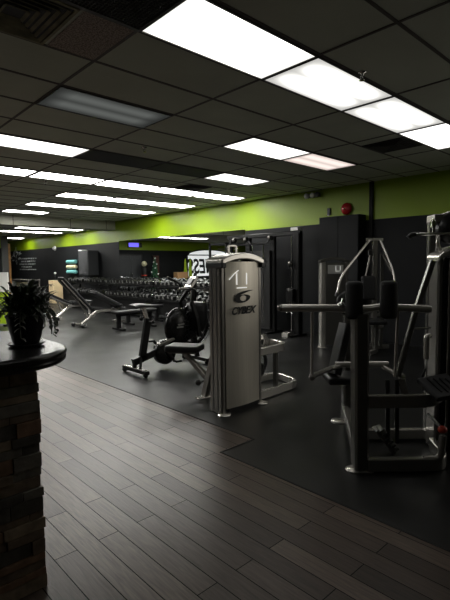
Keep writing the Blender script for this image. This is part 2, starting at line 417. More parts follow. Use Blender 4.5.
fixture('far', 7.32, 22.5, LOWCEIL, 'farthest bright strip light at the left edge, over the black chalk wall', 'ceiling light panels')

# square diffusers, egg-crate grille, sprinklers
def square_vent(cx, cy, half, label, m, core):
    o = thing('air_vent', label, 'air vent', (cx, cy, CEIL-0.001))
    mb = MB()
    for a, b, c_, d in ((-half, half, -half, -half+0.02), (-half, half, half-0.02, half), (-half, -half+0.02, -half+0.02, half-0.02), (half-0.02, half, -half+0.02, half-0.02)):
        mb.box(a, b, c_, d, -0.012, 0)
    mb.build('frame', m, o)
    MB().box(-half+0.02, half-0.02, -half+0.02, half-0.02, -0.003, 0).build('backing', M['ventdark'], o)
    lv = MB()
    for k in range(1, 6):
        h = half*(1-k/6.5)
        for sx, sy in ((1, 0), (-1, 0), (0, 1), (0, -1)):
            if sx: lv.obox((sx*h, 0, -0.012), 0.022, 2*h, 0.004, (0, sx*0.6, 0))
            else: lv.obox((0, sy*h, -0.012), 2*h, 0.022, 0.004, (-sy*0.6, 0, 0))
    lv.build('louvre', core, o)
    return o
square_vent(1.06, 3.008, 0.293, 'stained square air vent with stepped louvres at the top left corner', M['ventgreen'], M['ventgreen'])
square_vent(5.92, 3.008, 0.285, 'dark square air vent in the ceiling under the big light row', M['frameblk'], M['frameblk'])
square_vent(5.92, 7.27, 0.285, 'dark square air vent in front of the long light row', M['frameblk'], M['frameblk'])
o = thing('return_grille', 'black egg-crate return grille beside the first bright light panel', 'grille', (1.17, 2.398, CEIL-0.001))
MB().box(-0.59, 0.59, -0.287, -0.267, -0.014, 0).box(-0.59, 0.59, 0.267, 0.287, -0.014, 0).box(-0.59, -0.57, -0.267, 0.267, -0.014, 0).box(0.57, 0.59, -0.267, 0.267, -0.014, 0).build('frame', M['frameblk'], o)
MB().box(-0.57, 0.57, -0.267, 0.267, -0.002, 0).build('backing', M['ventdark'], o)
mb = MB()
for k in range(1, 48): mb.box(-0.57+k*0.0238-0.0018, -0.57+k*0.0238+0.0018, -0.267, 0.267, -0.011, -0.003)
for k in range(1, 22): mb.box(-0.57, 0.57, -0.267+k*0.0243-0.0018, -0.267+k*0.0243+0.0018, -0.011, -0.003)
mb.build('lattice', mat('grille_grey', (0.085, 0.08, 0.072), 0.5), o)
def sprinkler(x, y, label):
    o = thing('sprinkler_head', label, 'sprinkler', (x, y, CEIL), group='ceiling sprinklers')
    MB().lathe([(0.0, 0), (0.038, 0), (0.036, -0.008), (0.012, -0.014), (0.012, -0.03), (0.0, -0.03)], n=14).build('escutcheon', M['chrome'], o)
    MB().tube([(-0.012, 0, -0.03), (-0.018, 0, -0.045), (0, 0, -0.06)], 0.004, 6).tube([(0.012, 0, -0.03), (0.018, 0, -0.045), (0, 0, -0.06)], 0.004, 6).build('yoke', M['chrome'], o)
    MB().lathe([(0.0, -0.058), (0.02, -0.06), (0.024, -0.066), (0, -0.066)], n=12).build('deflector', M['chrome'], o)
sprinkler(3.50, 2.05, 'chrome sprinkler head beside the big bright light row')
sprinkler(3.45, 5.23, 'small sprinkler head in mid ceiling left of centre')
sprinkler(3.40, 8.44, 'white sprinkler head behind the long light row at left')

# ------------------------------------------------------------------ mirror and wall items
o = thing('wall_mirror', 'wide frameless wall mirror behind the dumbbell racks, reflecting the hall', 'mirror', (WALL_X, 11.0, 0))
MB().box(-0.014, -0.002, -2.95, 3.22, 0.35, 2.425).build('glass', M['mirror'], o)

o = thing('tall_partition', 'tall matte black storage cabinet against the wall under the red bell', 'cabinet', (8.1, 5.17, 0))
MB().box(-0.12, 0.148, -0.46, 0.46, 0.06, 2.50).build('body', M['wallblack'], o, 0.006)
MB().box(-0.13, -0.12, -0.45, -0.004, 0.10, 2.48).build('door', M['wallblack'], o, 0.003)
MB().box(-0.13, -0.12, 0.004, 0.45, 0.10, 2.48).build('door', M['wallblack'], o, 0.003)
MB().box(-0.09, 0.14, -0.43, 0.43, 0.0, 0.06).build('plinth', M['black'], o)
o = thing('fire_bell', 'round red fire alarm bell on the green wall', 'fire bell', (WALL_X, 5.13, 2.655))
MB().lathe([(0.05, -0.0), (0.05, -0.03), (0.0, -0.03)], n=20, axis='X').build('mount', M['black'], o)
MB().lathe([(0.0, -0.105), (0.04, -0.103), (0.085, -0.09), (0.115, -0.062), (0.125, -0.03), (0.12, -0.028), (0.0, -0.03)], n=28, axis='X').build('gong', M['red'], o)
MB().lathe([(0, -0.116), (0.014, -0.114), (0.016, -0.1)], n=12, axis='X').build('centre_bolt', M['chrome'], o)
o = thing('alarm_switch', 'small dark alarm box on the green wall left of the bell', 'alarm box', (WALL_X, 5.56, 2.64))
MB().box(-0.04, 0, -0.035, 0.035, -0.07, 0.07).build('case', M['black'], o, 0.006)
MB().box(-0.043, -0.04, -0.02, 0.02, -0.09, -0.07).build('label_plate', M['white'], o)
o = thing('emergency_light', 'white twin-head emergency light high on the green wall', 'emergency light', (WALL_X, 5.95, 3.02))
MB().box(-0.06, 0, -0.17, 0.17, -0.045, 0.045).build('case', mat('beige_case', (0.10, 0.11, 0.05), 0.5), o, 0.01)
for s in (-0.02, 0.14):
    hd = MB().lathe([(0.028, -0.06), (0.05, -0.075), (0.055, -0.115), (0.05, -0.12), (0.0, -0.118)], (0, s, -0.005), 16, 'X').build('lamp_head', M['white'], o)
hd = MB().lathe([(0.028, -0.06), (0.05, -0.075), (0.055, -0.115), (0.05, -0.12), (0.0, -0.118)], (0, -0.15, -0.005), 16, 'X').build('lamp_head', M['black'], o)
o = thing('security_camera', 'white dome security camera on the black wall below the lime band', 'camera', (WALL_X, 19.7, 2.36))
MB().lathe([(0.10, 0), (0.10, -0.04), (0.08, -0.06), (0, -0.07)], n=18, axis='X').build('base', M['white'], o)
MB().ball((-0.06, 0, -0.01), 0.075, sc=(1, 1.2, 0.8)).build('dome', M['white'], o)

# chalk scribbles on the black wall (illegible in the picture): part of one flat board
o = thing('chalk_lettering', 'illegible white chalk lettering and emblem on the black wall, far left', 'wall lettering', (WALL_X-0.022, 22.5, 1.5))
mb = MB()
rr = random.Random(3)
for row in range(5):
    y = -1.8+(0.25 if row % 2 else 0); z = 0.47-row*0.135
    while y < 0.35-(row == 3)*0.5:
        w = rr.uniform(0.05, 0.22)
        mb.box(0.012, 0.019, -y-w-0.1, -y-0.1, z-0.02-rr.random()*0.02, z+0.02+rr.random()*0.02)
        y += w+rr.uniform(0.05, 0.12)
mb.build('text_lines', M['chalk'], o)
mb = MB()
for k in range(26):
    a = rr.uniform(0, 6.28); rad = 0.38*math.sqrt(rr.random())
    y, z = 2.1+rad*1.9*math.cos(a), 0.55+rad*math.sin(a)
    a2 = rr.uniform(0, 3.14); l = rr.uniform(0.08, 0.2)
    mb.tube([(0, y, z), (0, y+l*0.5*math.cos(a2), z+l*0.5*math.sin(a2)+0.04), (0, y+l*math.cos(a2), z+l*math.sin(a2))], 0.016, 5)
mb.build('emblem', M['chalk'], o)

# wall cabinet / speaker, foam rollers
o = thing('wall_speaker', 'big dark box loudspeaker hung on the black wall above the dumbbells', 'speaker', (WALL_X, 16.12, 1.68))
MB().box(-0.45, -0.04, -0.40, 0.40, -0.46, 0.46).build('cabinet', mat('speaker_grey', (0.035, 0.037, 0.04), 0.55), o, 0.015)
MB().box(-0.465, -0.45, -0.37, 0.37, -0.43, 0.43).build('grille', mat('speaker_cloth', (0.045, 0.047, 0.05), 0.8, bump=0.3, bscale=150), o, 0.004)
MB().box(-0.04, 0, -0.2, 0.2, -0.2, 0.2).build('bracket', M['blackmetal'], o)
MB().box(-0.45, -0.25, 0.12, 0.38, 0.46, 0.50).build('status_plate', M['white'], o)
for n, (z, m, w) in enumerate(((1.745, 'teal', 'upper teal'), (1.54, 'creamfoam', 'middle cream'), (1.335, 'teal', 'lower teal'))):
    o = thing('foam_roller', '%s foam roller on wall pegs left of the loudspeaker' % w, 'foam roller', (8.13, 17.85, z), group='foam rollers on the wall')
    MB().lathe([(0.0, -0.40), (0.03, -0.40), (0.075, -0.395), (0.078, -0.38), (0.078, 0.38), (0.075, 0.395), (0.03, 0.40), (0, 0.40)], n=18, axis='Y').build('foam', M[m], o)
    MB().tube([(0.12, -0.25, -0.09), (-0.06, -0.25, -0.085)], 0.012, 6).build('peg', M['blackmetal'], o)
    MB().tube([(0.12, 0.25, -0.09), (-0.06, 0.25, -0.085)], 0.012, 6).build('peg', M['blackmetal'], o)

# orange-brown pole next to the pillar
o = thing('wood_post', 'thin orange-brown wooden post beside the grey pillar at far left', 'post', (6.86, 21.4, 0))
MB().box(-0.05, 0.05, -0.05, 0.05, 0.02, LOWCEIL-0.32).build('shaft', M['orangewood'], o, 0.01)
MB().box(-0.07, 0.07, -0.07, 0.07, 0, 0.02).build('foot', M['blackmetal'], o)
# white and lime floor board
o = thing('sign_board', 'upright board, white above and lime green below, at the left edge', 'board', (3.93, 12.75, 0), -0.75)
MB().box(-0.48, 0.11, -0.02, 0.02, 0.90, 1.42).build('white_panel', M['white'], o, 0.004)
MB().box(-0.48, 0.11, -0.02, 0.02, 0.06, 0.90).build('lime_panel', M['lime'], o, 0.004)
MB().box(-0.44, -0.38, -0.18, 0.18, 0, 0.05).box(0.0, 0.06, -0.18, 0.18, 0, 0.05).build('foot', M['blackmetal'], o, 0.005)

# storage rack with boxes by the black wall
o = thing('storage_shelf', 'low grey storage shelf against the black chalk wall, behind the plant', 'shelf', (7.85, 23.2, 0))
mb = MB()
for y in (-1.9, 1.9):
    for x in (-0.25, 0.25): MB().box(x-0.025, x+0.025, y-0.025, y+0.025, 0, 1.0).build('post', M['silverpaint'], o)
for z in (0.25, 0.62, 0.95): MB().box(-0.28, 0.28, -1.95, 1.95, z-0.025, z+0.025).build('shelf_board', M['silverpaint'], o, 0.004)
for n, (y, z0, w, h, m) in enumerate(((23.9, 0.646, 0.7, 0.24, 'white'), (22.6, 0.646, 0.8, 0.2, 'creamfoam'), (24.6, 0.276, 0.5, 0.26, 'black'), (23.0, 0.276, 0.7, 0.25, 'panelprint'))):
    o = thing('storage_bin', ['white bin on the middle level of the storage shelf', 'cream bin on the middle level of the storage shelf', 'black bin on the bottom level of the storage shelf', 'grey bin on the bottom level of the storage shelf'][n], 'bin', (7.83, y, z0), group='bins on the storage shelf')
    MB().box(-0.2, 0.2, -w/2, w/2, 0, h-0.04).build('body', M[m], o, 0.02)
    MB().box(-0.21, 0.21, -w/2-0.01, w/2+0.01, h-0.04, h).build('lid', M[m], o, 0.01)
o = thing('plyo_box', 'cream plywood jump box standing at the end of the storage shelf', 'jump box', (7.85, 19.1, 0))
mb = MB().box(-0.1, 0.3, -0.26, 0.26, 0, 0.98); mb.build('body', M['cream'], o, 0.01)
MB().box(-0.104, -0.1, -0.06, 0.06, 0.72, 0.78).build('hand_slot', M['black'], o)
o = thing('battle_rope_anchor', 'small dark stand with a pale knob on the plywood box', 'stand', (7.95, 19.1, 0.98))
MB().lathe([(0, 0), (0.09, 0), (0.09, 0.02), (0.015, 0.03), (0.015, 0.28), (0, 0.28)], n=12).build('stem', M['black'], o)
MB().ball((0, 0, 0.30), 0.05).build('knob', M['white'], o)

# ------------------------------------------------------------------ far wall, seen in the mirror
o = tag(bpy.data.objects.new('door_1', None), kind='structure'); C.objects.link(o); o.location = (3.5, Y_P, 0)
for s in (-1, 1):
    mb = MB().box(min(0.01*s, 0.66*s), max(0.01*s, 0.66*s), -0.05, -0.005, 0.01, 2.1)
    d = mb.build('door_leaf', M['door'], o, 0.004)
    pn = MB()
    for z0, z1 in ((0.15, 0.65), (0.78, 1.2), (1.33, 1.95)): pn.box(min(0.09*s, 0.58*s), max(0.09*s, 0.58*s), -0.062, -0.05, z0, z1)
    pn.build('door_panel', M['door'], d, 0.01)
    MB().tube(fil([(0.06*s, -0.05, 0.95), (0.06*s, -0.10, 0.95), (0.06*s, -0.10, 1.15), (0.06*s, -0.05, 1.15)], 0.03), 0.014, 8).build('door_handle', M['chrome'], d)
MB().box(-0.74, -0.66, -0.06, 0.0, 0, 2.18).box(0.66, 0.74, -0.06, 0.0, 0, 2.18).box(-0.74, 0.74, -0.06, 0, 2.1, 2.18).build('door_frame', M['ink'], o, 0.004)
o = thing('wall_screen', 'slim blue glowing screen on the lime band, seen in the mirror', 'screen', (3.2, Y_P, 2.67))
MB().box(-0.42, 0.42, -0.07, -0.01, -0.13, 0.13).build('bezel', M['black'], o, 0.006)
MB().box(-0.22, 0.40, -0.075, -0.07, -0.11, 0.11).build('display', M['screen'], o)
o = thing('silver_paddle', 'pale hanging paddle on a dark peg by the doors, seen in the mirror', 'paddle', (4.33, Y_P, 1.4))
MB().lathe([(0, -0.12), (0.03, -0.12), (0.03, 0), (0, 0)], (0, 0, 0.5), 10, 'Y').build('peg', M['black'], o)
MB().box(-0.035, 0.035, -0.10, -0.08, -0.35, 0.48).ball((0, -0.09, 0.1), 0.09, sc=(1, 0.3, 1.6)).build('blade', M['white'], o)
o = thing('fir_tree', 'small decorated fir tree standing by the far wall, seen in the mirror', 'tree', (2.32, 20.72, 0))
MB().lathe([(0, 0), (0.2, 0), (0.2, 0.04), (0.035, 0.06), (0.035, 0.4), (0, 0.4)], n=12).build('stand', M['brown'], o)
mb = MB(); rr = random.Random(5)
for k in range(420):
    t = rr.random()**0.8; z = 0.35+1.75*t; R = 0.34*(1-t)+0.03; a = rr.uniform(0, 6.28)
    p = Vector((0, 0, z)); q = Vector((R*math.cos(a), R*math.sin(a), z-0.12-0.1*rr.random()))
    s_ = Vector((-math.sin(a), math.cos(a), 0))*0.05
    mb.add([p, q-s_*0.6, q+Vector((0, 0, -0.05)), q+s_*0.6], [(0, 1, 2, 3)])
mb.build('foliage', M['tree'], o)
mb = MB()
for k in range(16):
    t = (k+0.5)/16; a = k*2.4; R = 0.32*(1-t)+0.03
    mb.ball((R*math.cos(a), R*math.sin(a), 0.3+1.7*t), 0.045, 8, 6)
mb.build('baubles', M['white'], o)
o = thing('standing_figure_decoration', 'dark decoration with a pale round head beside the fir tree', 'decoration', (2.88, 20.9, 0))
MB().lathe([(0, 0), (0.17, 0), (0.16, 0.5), (0.13, 1.0), (0.15, 1.35), (0.07, 1.5), (0, 1.5)], n=14).build('body', M['matteblack'], o)
MB().ball((0, 0, 1.65), 0.15).build('head', M['creamfoam'], o)
MB().lathe([(0.13, 1.0), (0.16, 1.0), (0.16, 1.06), (0.13, 1.06)], n=14).build('belt', M['redknob'], o)
o = thing('curtain', 'narrow brown curtain hanging on the far wall, seen in the mirror', 'curtain', (1.86, Y_P, 0))
mb = MB()
pts = [(-0.2+0.4*k/24, -0.05-0.025*math.sin(k*1.6)) for k in range(25)]
mb.add([(x, y, 0.1) for x, y in pts]+[(x, y, 2.1) for x, y in pts], [(k, k+1, k+26, k+25) for k in range(24)], 0, True)
mb.build('cloth', M['brown'], o)
MB().tube([(-0.26, -0.05, 2.12), (0.26, -0.05, 2.12)], 0.018, 8).tube([(-0.24, -0.05, 2.12), (-0.24, 0, 2.12)], 0.01, 6).tube([(0.24, -0.05, 2.12), (0.24, 0, 2.12)], 0.01, 6).build('rod', M['blackmetal'], o)
o = thing('reception_table', 'black table against the far wall, seen in the mirror', 'table', (0.92, 20.8, 0))
MB().box(-0.8, 0.75, -0.3, 0.3, 0.76, 0.80).build('table_top', M['black'], o, 0.006)
for sx in (-0.75, 0.7):
    for sy in (-0.26, 0.26): MB().box(sx-0.025, sx+0.025, sy-0.025, sy+0.025, 0, 0.76).build('leg', M['blackmetal'], o)
o = thing('cardboard_box', 'tan cardboard box on the black table, seen in the mirror', 'box', (0.50, 20.8, 0.80))
MB().box(-0.36, 0.36, -0.2, 0.2, 0, 0.36).build('body', M['box'], o, 0.004)
MB().box(-0.36, 0.36, -0.02, 0.02, 0.36, 0.363).build('tape', M['cream'], o)
for n, x in enumerate((-0.05, -0.42)):
    o = thing('lime_pillar', 'lime green upright roll, %s of the pair beside the lettered window, seen in mirror' % ('left' if n == 0 else 'right'), 'roll', (x, 21.05, 0), group='lime rolls at the far wall')
    MB().lathe([(0, 0), (0.1, 0), (0.11, 0.02), (0.10, 1.2), (0.07, 1.7), (0.02, 1.95), (0, 1.95)], n=14).build('roll', M['lime'], o)
    MB().lathe([(0.107, 0.8), (0.115, 0.8), (0.115, 0.9), (0.105, 0.9)], n=14).build('band', M['cream'], o)
o = thing('window_sign', 'bright white window with the word FITNESS, seen reversed in the mirror', 'window sign', (-2.13, Y_P, 0.88))
arch = [(-1.75, 0), (1.68, 0), (1.68, 1.3)]+[(1.68*math.cos(t*math.pi/12), 1.3+0.30*math.sin(t*math.pi/12)) for t in range(1, 12)]+[(-1.75, 1.3)]
MB().prism(arch, -0.03, -0.005).build('pane', M['litwindow'], o)
vs, fs = text_mesh('FITNESS', 1.22, 0.12, 0.026, 0.004, 'CENTER', 0.80)
mb = MB().add([(x-0.03, y-0.034, z+0.18) for x, y, z in vs], fs); mb.build('lettering', M['ink'], o)
mb = MB()
for t in range(12):
    pass
mb.rtube([(x, -0.03, z) for x, z in arch[2:-1]], 0.05, 0.07).box(-1.78, 1.71, -0.05, -0.005, 1.24, 1.30).build('frame', M['ink'], o)

# power rack left of the frame; its reflection stands in front of the lettered window
o = thing('power_rack', 'tall black power rack seen in the mirror in front of the lettered window', 'power rack', (3.2, 14.0, 0))
for sx in (-0.6, 0.6):
    for sy in (-0.55, 0.45): MB().box(sx-0.04, sx+0.04, sy-0.04, sy+0.04, 0, 2.45).build('post', M['blackmetal'], o, 0.005)
MB().box(-0.64, 0.64, -0.59, -0.51, 2.37, 2.45).box(-0.64, 0.64, 0.41, 0.49, 2.37, 2.45).box(-0.64, -0.56, -0.51, 0.41, 2.37, 2.45).box(0.56, 0.64, -0.51, 0.41, 2.37, 2.45).build('top_frame', M['blackmetal'], o, 0.005)
MB().box(-0.64, -0.56, -0.51, 0.41, 0, 0.08).box(0.56, 0.64, -0.51, 0.41, 0, 0.08).build('base_rail', M['blackmetal'], o, 0.005)
MB().tube([(-0.6, -0.05, 2.2), (0.6, -0.05, 2.2)], 0.018).build('pull_up_bar', M['chrome'], o)

# ------------------------------------------------------------------ dumbbell racks
def rack_proto(L):
    o = thing('dumbbell_rack', 'x', 'dumbbell rack', (0, 0, 0))
    for y in (-L/2+0.25, L/2-0.25):
        MB().rtube([(0.25, y, 0.04), (0.22, y, 1.1)], 0.08, 0.06, up=(1, 0, 0)).build('upright', M['blackmetal'], o)
        MB().box(-0.32, 0.30, y-0.04, y+0.04, 0.0, 0.06).build('foot', M['blackmetal'], o, 0.01)
        MB().rtube([(0.24, y, 0.56), (-0.22, y, 0.48)], 0.05, 0.07).rtube([(0.22, y, 0.96), (-0.2, y, 0.88)], 0.05, 0.07).build('arm', M['blackmetal'], o)
    MB().box(0.10, 0.13, -L/2, L/2, 0.06, 0.50).build('kick_panel', M['matteblack'], o)
    MB().box(-0.24, 0.12, -L/2, L/2, 0.06, 0.10).build('bottom_shelf', M['matteblack'], o)
    for n, (z, xo) in enumerate(((0.58, -0.06), (0.97, 0.0))):
        MB().obox((xo-0.10, 0, z-0.025), 0.06, L, 0.06).obox((xo+0.10, 0, z+0.01), 0.06, L, 0.06).build('shelf_rail', M['blackmetal'], o, 0.004)
    return o
def dumbbell_proto():
    mb = MB()
    for s in (-1, 1):
        hexp = [(0.066*math.cos(math.pi/3*k+math.pi/6), 0.066*math.sin(math.pi/3*k+math.pi/6)) for k in range(6)]
        sml = [(0.8*a, 0.8*b) for a, b in hexp]
        vs = [(s*0.06, a, b) for a, b in hexp]+[(s*0.15, a, b) for a, b in hexp]+[(s*0.165, a, b) for a, b in sml]
        fs = [tuple(range(6))]+[(k, (k+1) % 6, 6+(k+1) % 6, 6+k) for k in range(6)]+[(6+k, 6+(k+1) % 6, 12+(k+1) % 6, 12+k) for k in range(6)]
        mb.add(vs, fs, 0); mb.add(vs[12:], [tuple(range(6))], 2)
    mb.lathe([(0.016, -0.07), (0.018, -0.03), (0.020, 0), (0.018, 0.03), (0.016, 0.07)], n=10, axis='X', mi=1)
    return mb
DB = None
RACKS = [(9.62, 'right'), (12.52, 'middle'), (15.42, 'left')]
L = 2.78; first = None
for yc, w in RACKS:
    lab = 'black two-tier dumbbell rack, %s one of three along the mirror wall' % w
    if first is None: o = first = rack_proto(L)
    else: o = dup(first)
    o.location = (7.62, yc, 0); tag(o, lab, 'dumbbell rack', 'dumbbell racks along the wall')
    for tier, (z, xo) in enumerate(((0.58, -0.06), (0.97, 0.0))):
        for k in range(13):
            y = yc + L/2 - 0.13 - k*0.21
            if DB is None:
                o2 = DB = dumbbell_proto().build('dumbbell', [M['black'], M['chrome'], mat('dumbbell_end', (0.26, 0.26, 0.25), 0.3, 0.6)])
            else: o2 = DB.copy(); C.objects.link(o2)
            o2.location = (7.62+xo, y, z+0.094); o2.rotation_euler = (0, math.radians(-9), 0)
            s = 0.85+0.3*((k*7+tier*3) % 5)/5; s = min(s, 1.05); o2.scale = (s, s, s)
            o2.location.z = z+0.036+0.066*s
            tag(o2, 'black hexagonal dumbbell, %s from left on the %s tier of the %s rack' % (ORD[k], ('lower', 'upper')[tier], w), 'dumbbell', 'dumbbells on the racks')

# ------------------------------------------------------------------ black cable station along the wall
o = thing('cable_station', 'tall black cable crossover station against the wall behind the silver tower', 'cable machine', (7.75, 7.0, 0))
for y in (-1.0, -0.33, 0.42, 1.05):
    big = y == -1.0
    w = 0.075 if big else 0.04
    MB().rtube([(0, y, 0.03), (0, y, 2.2)], 2*w, 2*w, up=(1, 0, 0)).build('upright', M['blackmetal'], o)
    MB().box(-0.3, 0.25, y-0.05, y+0.05, 0, 0.04).build('foot', M['blackmetal'], o, 0.008)
MB().rtube([(0, -1.08, 2.2), (0, 1.15, 2.2)], 0.09, 0.09).build('top_beam', M['blackmetal'], o)
MB().rtube([(0, -0.38, 2.02), (0, 1.1, 2.02)], 0.05, 0.05).build('cross_beam', M['blackmetal'], o)
MB().box(-0.1, 0.1, -0.28, 0.36, 0.08, 1.85).build('stack_shroud', M['matteblack'], o, 0.01)
for y in (-0.13, 0.2): MB().tube([(-0.14, y, 0.2), (-0.14, y, 1.98)], 0.014, 8).build('guide_rod', M['chrome'], o)
MB().tube([(-0.10, -0.9, 0.1), (-0.10, -0.9, 2.14)], 0.012, 8).build('guide_rod', M['chrome'], o)
MB().box(-0.09, 0.07, -1.06, -0.86, 2.245, 2.32).build('pulley_cover', M['white'], o, 0.01)
for y, z in ((-0.9, 1.55), (-0.9, 0.98), (0.42, 2.12), (-0.33, 2.12), (0.8, 2.13)):
    MB().lathe([(0.02, -0.03), (0.06, -0.03), (0.05, 0), (0.06, 0.03), (0.02, 0.03)], (-0.13, y, z), 16, 'Y').build('pulley', M['darksteel'], o)
MB().box(-0.18, -0.08, -0.99, -0.81, 0.75, 1.02).build('carriage', M['blackmetal'], o, 0.01)
MB().tube([(-0.16, -0.9, 0.75), (-0.17, -0.9, 0.55)], 0.01, 6).tube([(-0.17, -0.98, 0.5), (-0.17, -0.9, 0.56), (-0.17, -0.82, 0.5)], 0.012, 6).build('handle', M['chrome'], o)
MB().box(-0.35, -0.19, -0.99, -0.83, 0.0, 0.10).build('floor_pulley', M['silverpaint'], o, 0.01)
for a in (-1, 1):
    MB().tube([(0, 0.03+a*0.37, 2.16), (-0.12, 0.03+a*0.37, 2.10), (-0.12, 0.03+a*0.24, 2.02)], 0.014, 8).build('brace', M['blackmetal'], o)
MB().box(-0.17, -0.15, 0.02, 0.12, 0.62, 0.84).build('hanging_tag', M['white'], o, 0.004)

# ------------------------------------------------------------------ machine with the CYBEX tower
cy = thing('weight_machine', 'silver weight tower machine marked CYBEX with looped guard rails', 'weight machine', (3.14, 3.38, 0))
def rounded_col(mb, x0, x1, y0, y1, z0, z1):
    w, d = (x1-x0), (y1-y0)
    mb.rtube([((x0+x1)/2, (y0+y1)/2, z0), ((x0+x1)/2, (y0+y1)/2, z1)], d, w, up=(1, 0, 0), c=0.55)
mb = MB(); rounded_col(mb, -0.045, 0.018, -0.005, 0.19, 0.01, 1.58)
lc = mb.build('column', M['steel'], cy)
MB().box(-0.047, -0.043, 0.05, 0.065, 0.03, 1.54).box(-0.047, -0.043, 0.12, 0.135, 0.03, 1.54).build('groove', M['black'], lc)
mb = MB(); rounded_col(mb, 0.505, 0.565, -0.01, 0.19, 0.01, 1.58); mb.build('column', M['steel'], cy)
# bowed front panel
mb = MB(); n = 14; vs = []; fs = []
for i in range(n+1):
    t = i/n; x = 0.012+0.498*t; y = -0.012-0.022*math.sin(math.pi*t)
    vs += [(x, y, 0.05), (x, y, 1.58)]
fs = [(2*i, 2*i+2, 2*i+3, 2*i+1) for i in range(n)]
mb.add(vs, fs, 0, True).box(0.012, 0.51, -0.008, 0.0, 0.05, 1.58)
panel = mb.build('front_panel', M['silver'], cy)
MB().box(0.04, 0.51, 0.17, 0.19, 0.05, 1.57).build('rear_panel', M['darksteel'], cy)
# arched cap
arc = []
for i in range(15):
    t = i/14; x = -0.055+0.63*t; arc.append((x, 1.605+0.068*math.sin(math.pi*t)**0.8))
mb = MB(); lo = [(x, z-0.07) for x, z in arc]
mb.prism(arc+lo[::-1], -0.045, 0.215); cap = mb.build('top_cap', M['silverpaint'], cy, 0.014)
for x0, x1 in ((-0.062, 0.0), (0.525, 0.582)):
    MB().box(x0, x1, -0.048, 0.21, 1.515, 1.572).build('corner_block', M['black'], cap, 0.01)
MB().box(0.05, 0.50, -0.02, 0.18, 0.0, 0.05).build('plinth', M['black'], cy)
for x in (-0.03, 0.545):
    MB().lathe([(0, 0), (0.075, 0), (0.07, 0.012), (0, 0.014)], (x, -0.02, 0.0), 18).build('foot_plate', M['silverpaint'], cy)
# placard edges and mark
mb = MB()
px0, px1, z1, z0 = 0.155, 0.30, 1.46, 1.32
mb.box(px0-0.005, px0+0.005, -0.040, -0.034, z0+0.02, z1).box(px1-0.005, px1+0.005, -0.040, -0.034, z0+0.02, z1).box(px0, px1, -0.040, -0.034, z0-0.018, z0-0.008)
mb.build('placard_edge', M['glow_line'], panel)
MB().tube(fil([(0.045, -0.036, 1.395), (0.12, -0.036, 1.455), (0.18, -0.038, 1.49)], 0.1), 0.004, 6).build('pale_curve', M['glow_line'], panel)  # thin white curved line across the panel
# eye emblem: a crescent ring and a long lash
cx_, cz_ = 0.235, 1.20
mb = MB(); n = 36; ring = []
for i in range(n):
    a = 2*math.pi*i/n
    ox, oz = 0.118*math.cos(a), (0.034 if a < math.pi else 0.050)*math.sin(a)
    ix, iz = 0.014+0.050*math.cos(a), 0.0+(0.026 if a < math.pi else 0.034)*math.sin(a)
    ring.append(((cx_+ox, -0.038, cz_+oz+0.06*ox), (cx_+ix, -0.038, cz_+iz+0.02*ix)))
vs = [p for q in ring for p in q]
mb.add(vs, [(2*i, 2*((i+1) % n), 2*((i+1) % n)+1, 2*i+1) for i in range(n)])
lash_t = [k/10 for k in range(11)]
lash_up = [(-0.120+0.29*t, 0.004+0.062*math.sin(math.pi*0.55*t**0.65)) for t in lash_t]
lash_dn = [(-0.125+0.285*t, -0.004+0.072*math.sin(math.pi*0.62*t)-0.022*math.sin(math.pi*t)**0.8) for t in lash_t[1:-1]]
lash = lash_up+lash_dn[::-1]
lu = [(cx_+a, -0.0385, cz_+b+0.012) for a, b in lash_up]; ld = [(cx_+a, -0.0385, cz_+b+0.012) for a, b in [lash_up[0]]+lash_dn+[lash_up[-1]]]
mb.add(lu+ld, [(k, k+1, k+12, k+11) for k in range(10)])
mb.build('eye_emblem', M['ink'], panel)
vs, fs = text_mesh('CYBEX', 0.105, 0.35, 0.0035, 0.0015, 'CENTER', 1.08)
MB().add([(x+0.235, y-0.043, z+1.035) for x, y, z in vs], fs).build('lettering', M['ink'], panel)
# rear frame, loops, pivots
MB().rtube([(0.25, 0.62, 0.02), (0.22, 0.26, 0.95), (0.2, 0.17, 1.2)], 0.085, 0.06, up=(1, 0, 0)).build('rear_post', M['steel'], cy)
MB().box(0.13, 0.35, 0.56, 0.66, 0.0, 0.014).build('foot_plate', M['silverpaint'], cy, 0.005)
low = fil([(0.56, 0.06, 0.055), (1.36, 0.10, 0.055), (1.48, 0.58, 0.055), (0.62, 0.62, 0.055), (0.27, 0.60, 0.055)], 0.16)
MB().rtube(low, 0.045, 0.09).build('lower_loop', M['silverpaint'], cy)
up_ = fil([(0.56, 0.06, 0.56), (1.10, 0.08, 0.56), (1.20, 0.45, 0.56), (0.62, 0.50, 0.56)], 0.14)
MB().rtube(up_, 0.045, 0.09).build('upper_loop', M['silverpaint'], cy)
MB().rtube([(0.92, 0.10, 0.03), (0.92, 0.10, 0.5)], 0.05, 0.05).build('loop_strut', M['darksteel'], cy)
MB().rtube([(0.72, 0.30, 0.05), (0.72, 0.30, 0.98)], 0.06, 0.06, up=(1, 0, 0)).build('guide_post', M['darksteel'], cy)
MB().tube([(0.66, 0.12, 0.98), (0.78, 0.3, 0.55)], 0.02, 8).build('pivot_arm', M['steel'], cy)
MB().lathe([(0.03, -0.03), (0.10, -0.03), (0.085, 0), (0.10, 0.03), (0.03, 0.03)], (0.86, 0.28, 0.62), 20, 'Y').build('cam_pulley', M['silverpaint'], cy)
MB().lathe([(0.03, -0.025), (0.08, -0.025), (0.065, 0), (0.08, 0.025), (0.03, 0.025)], (0.80, 0.28, 0.30), 20, 'Y').build('cam_pulley', M['black'], cy)
MB().rtube(fil([(0.86, 0.28, 0.62), (0.98, 0.3, 0.36), (0.9, 0.3, 0.2), (0.76, 0.3, 0.2)], 0.06), 0.03, 0.04).build('lever', M['black'], cy)
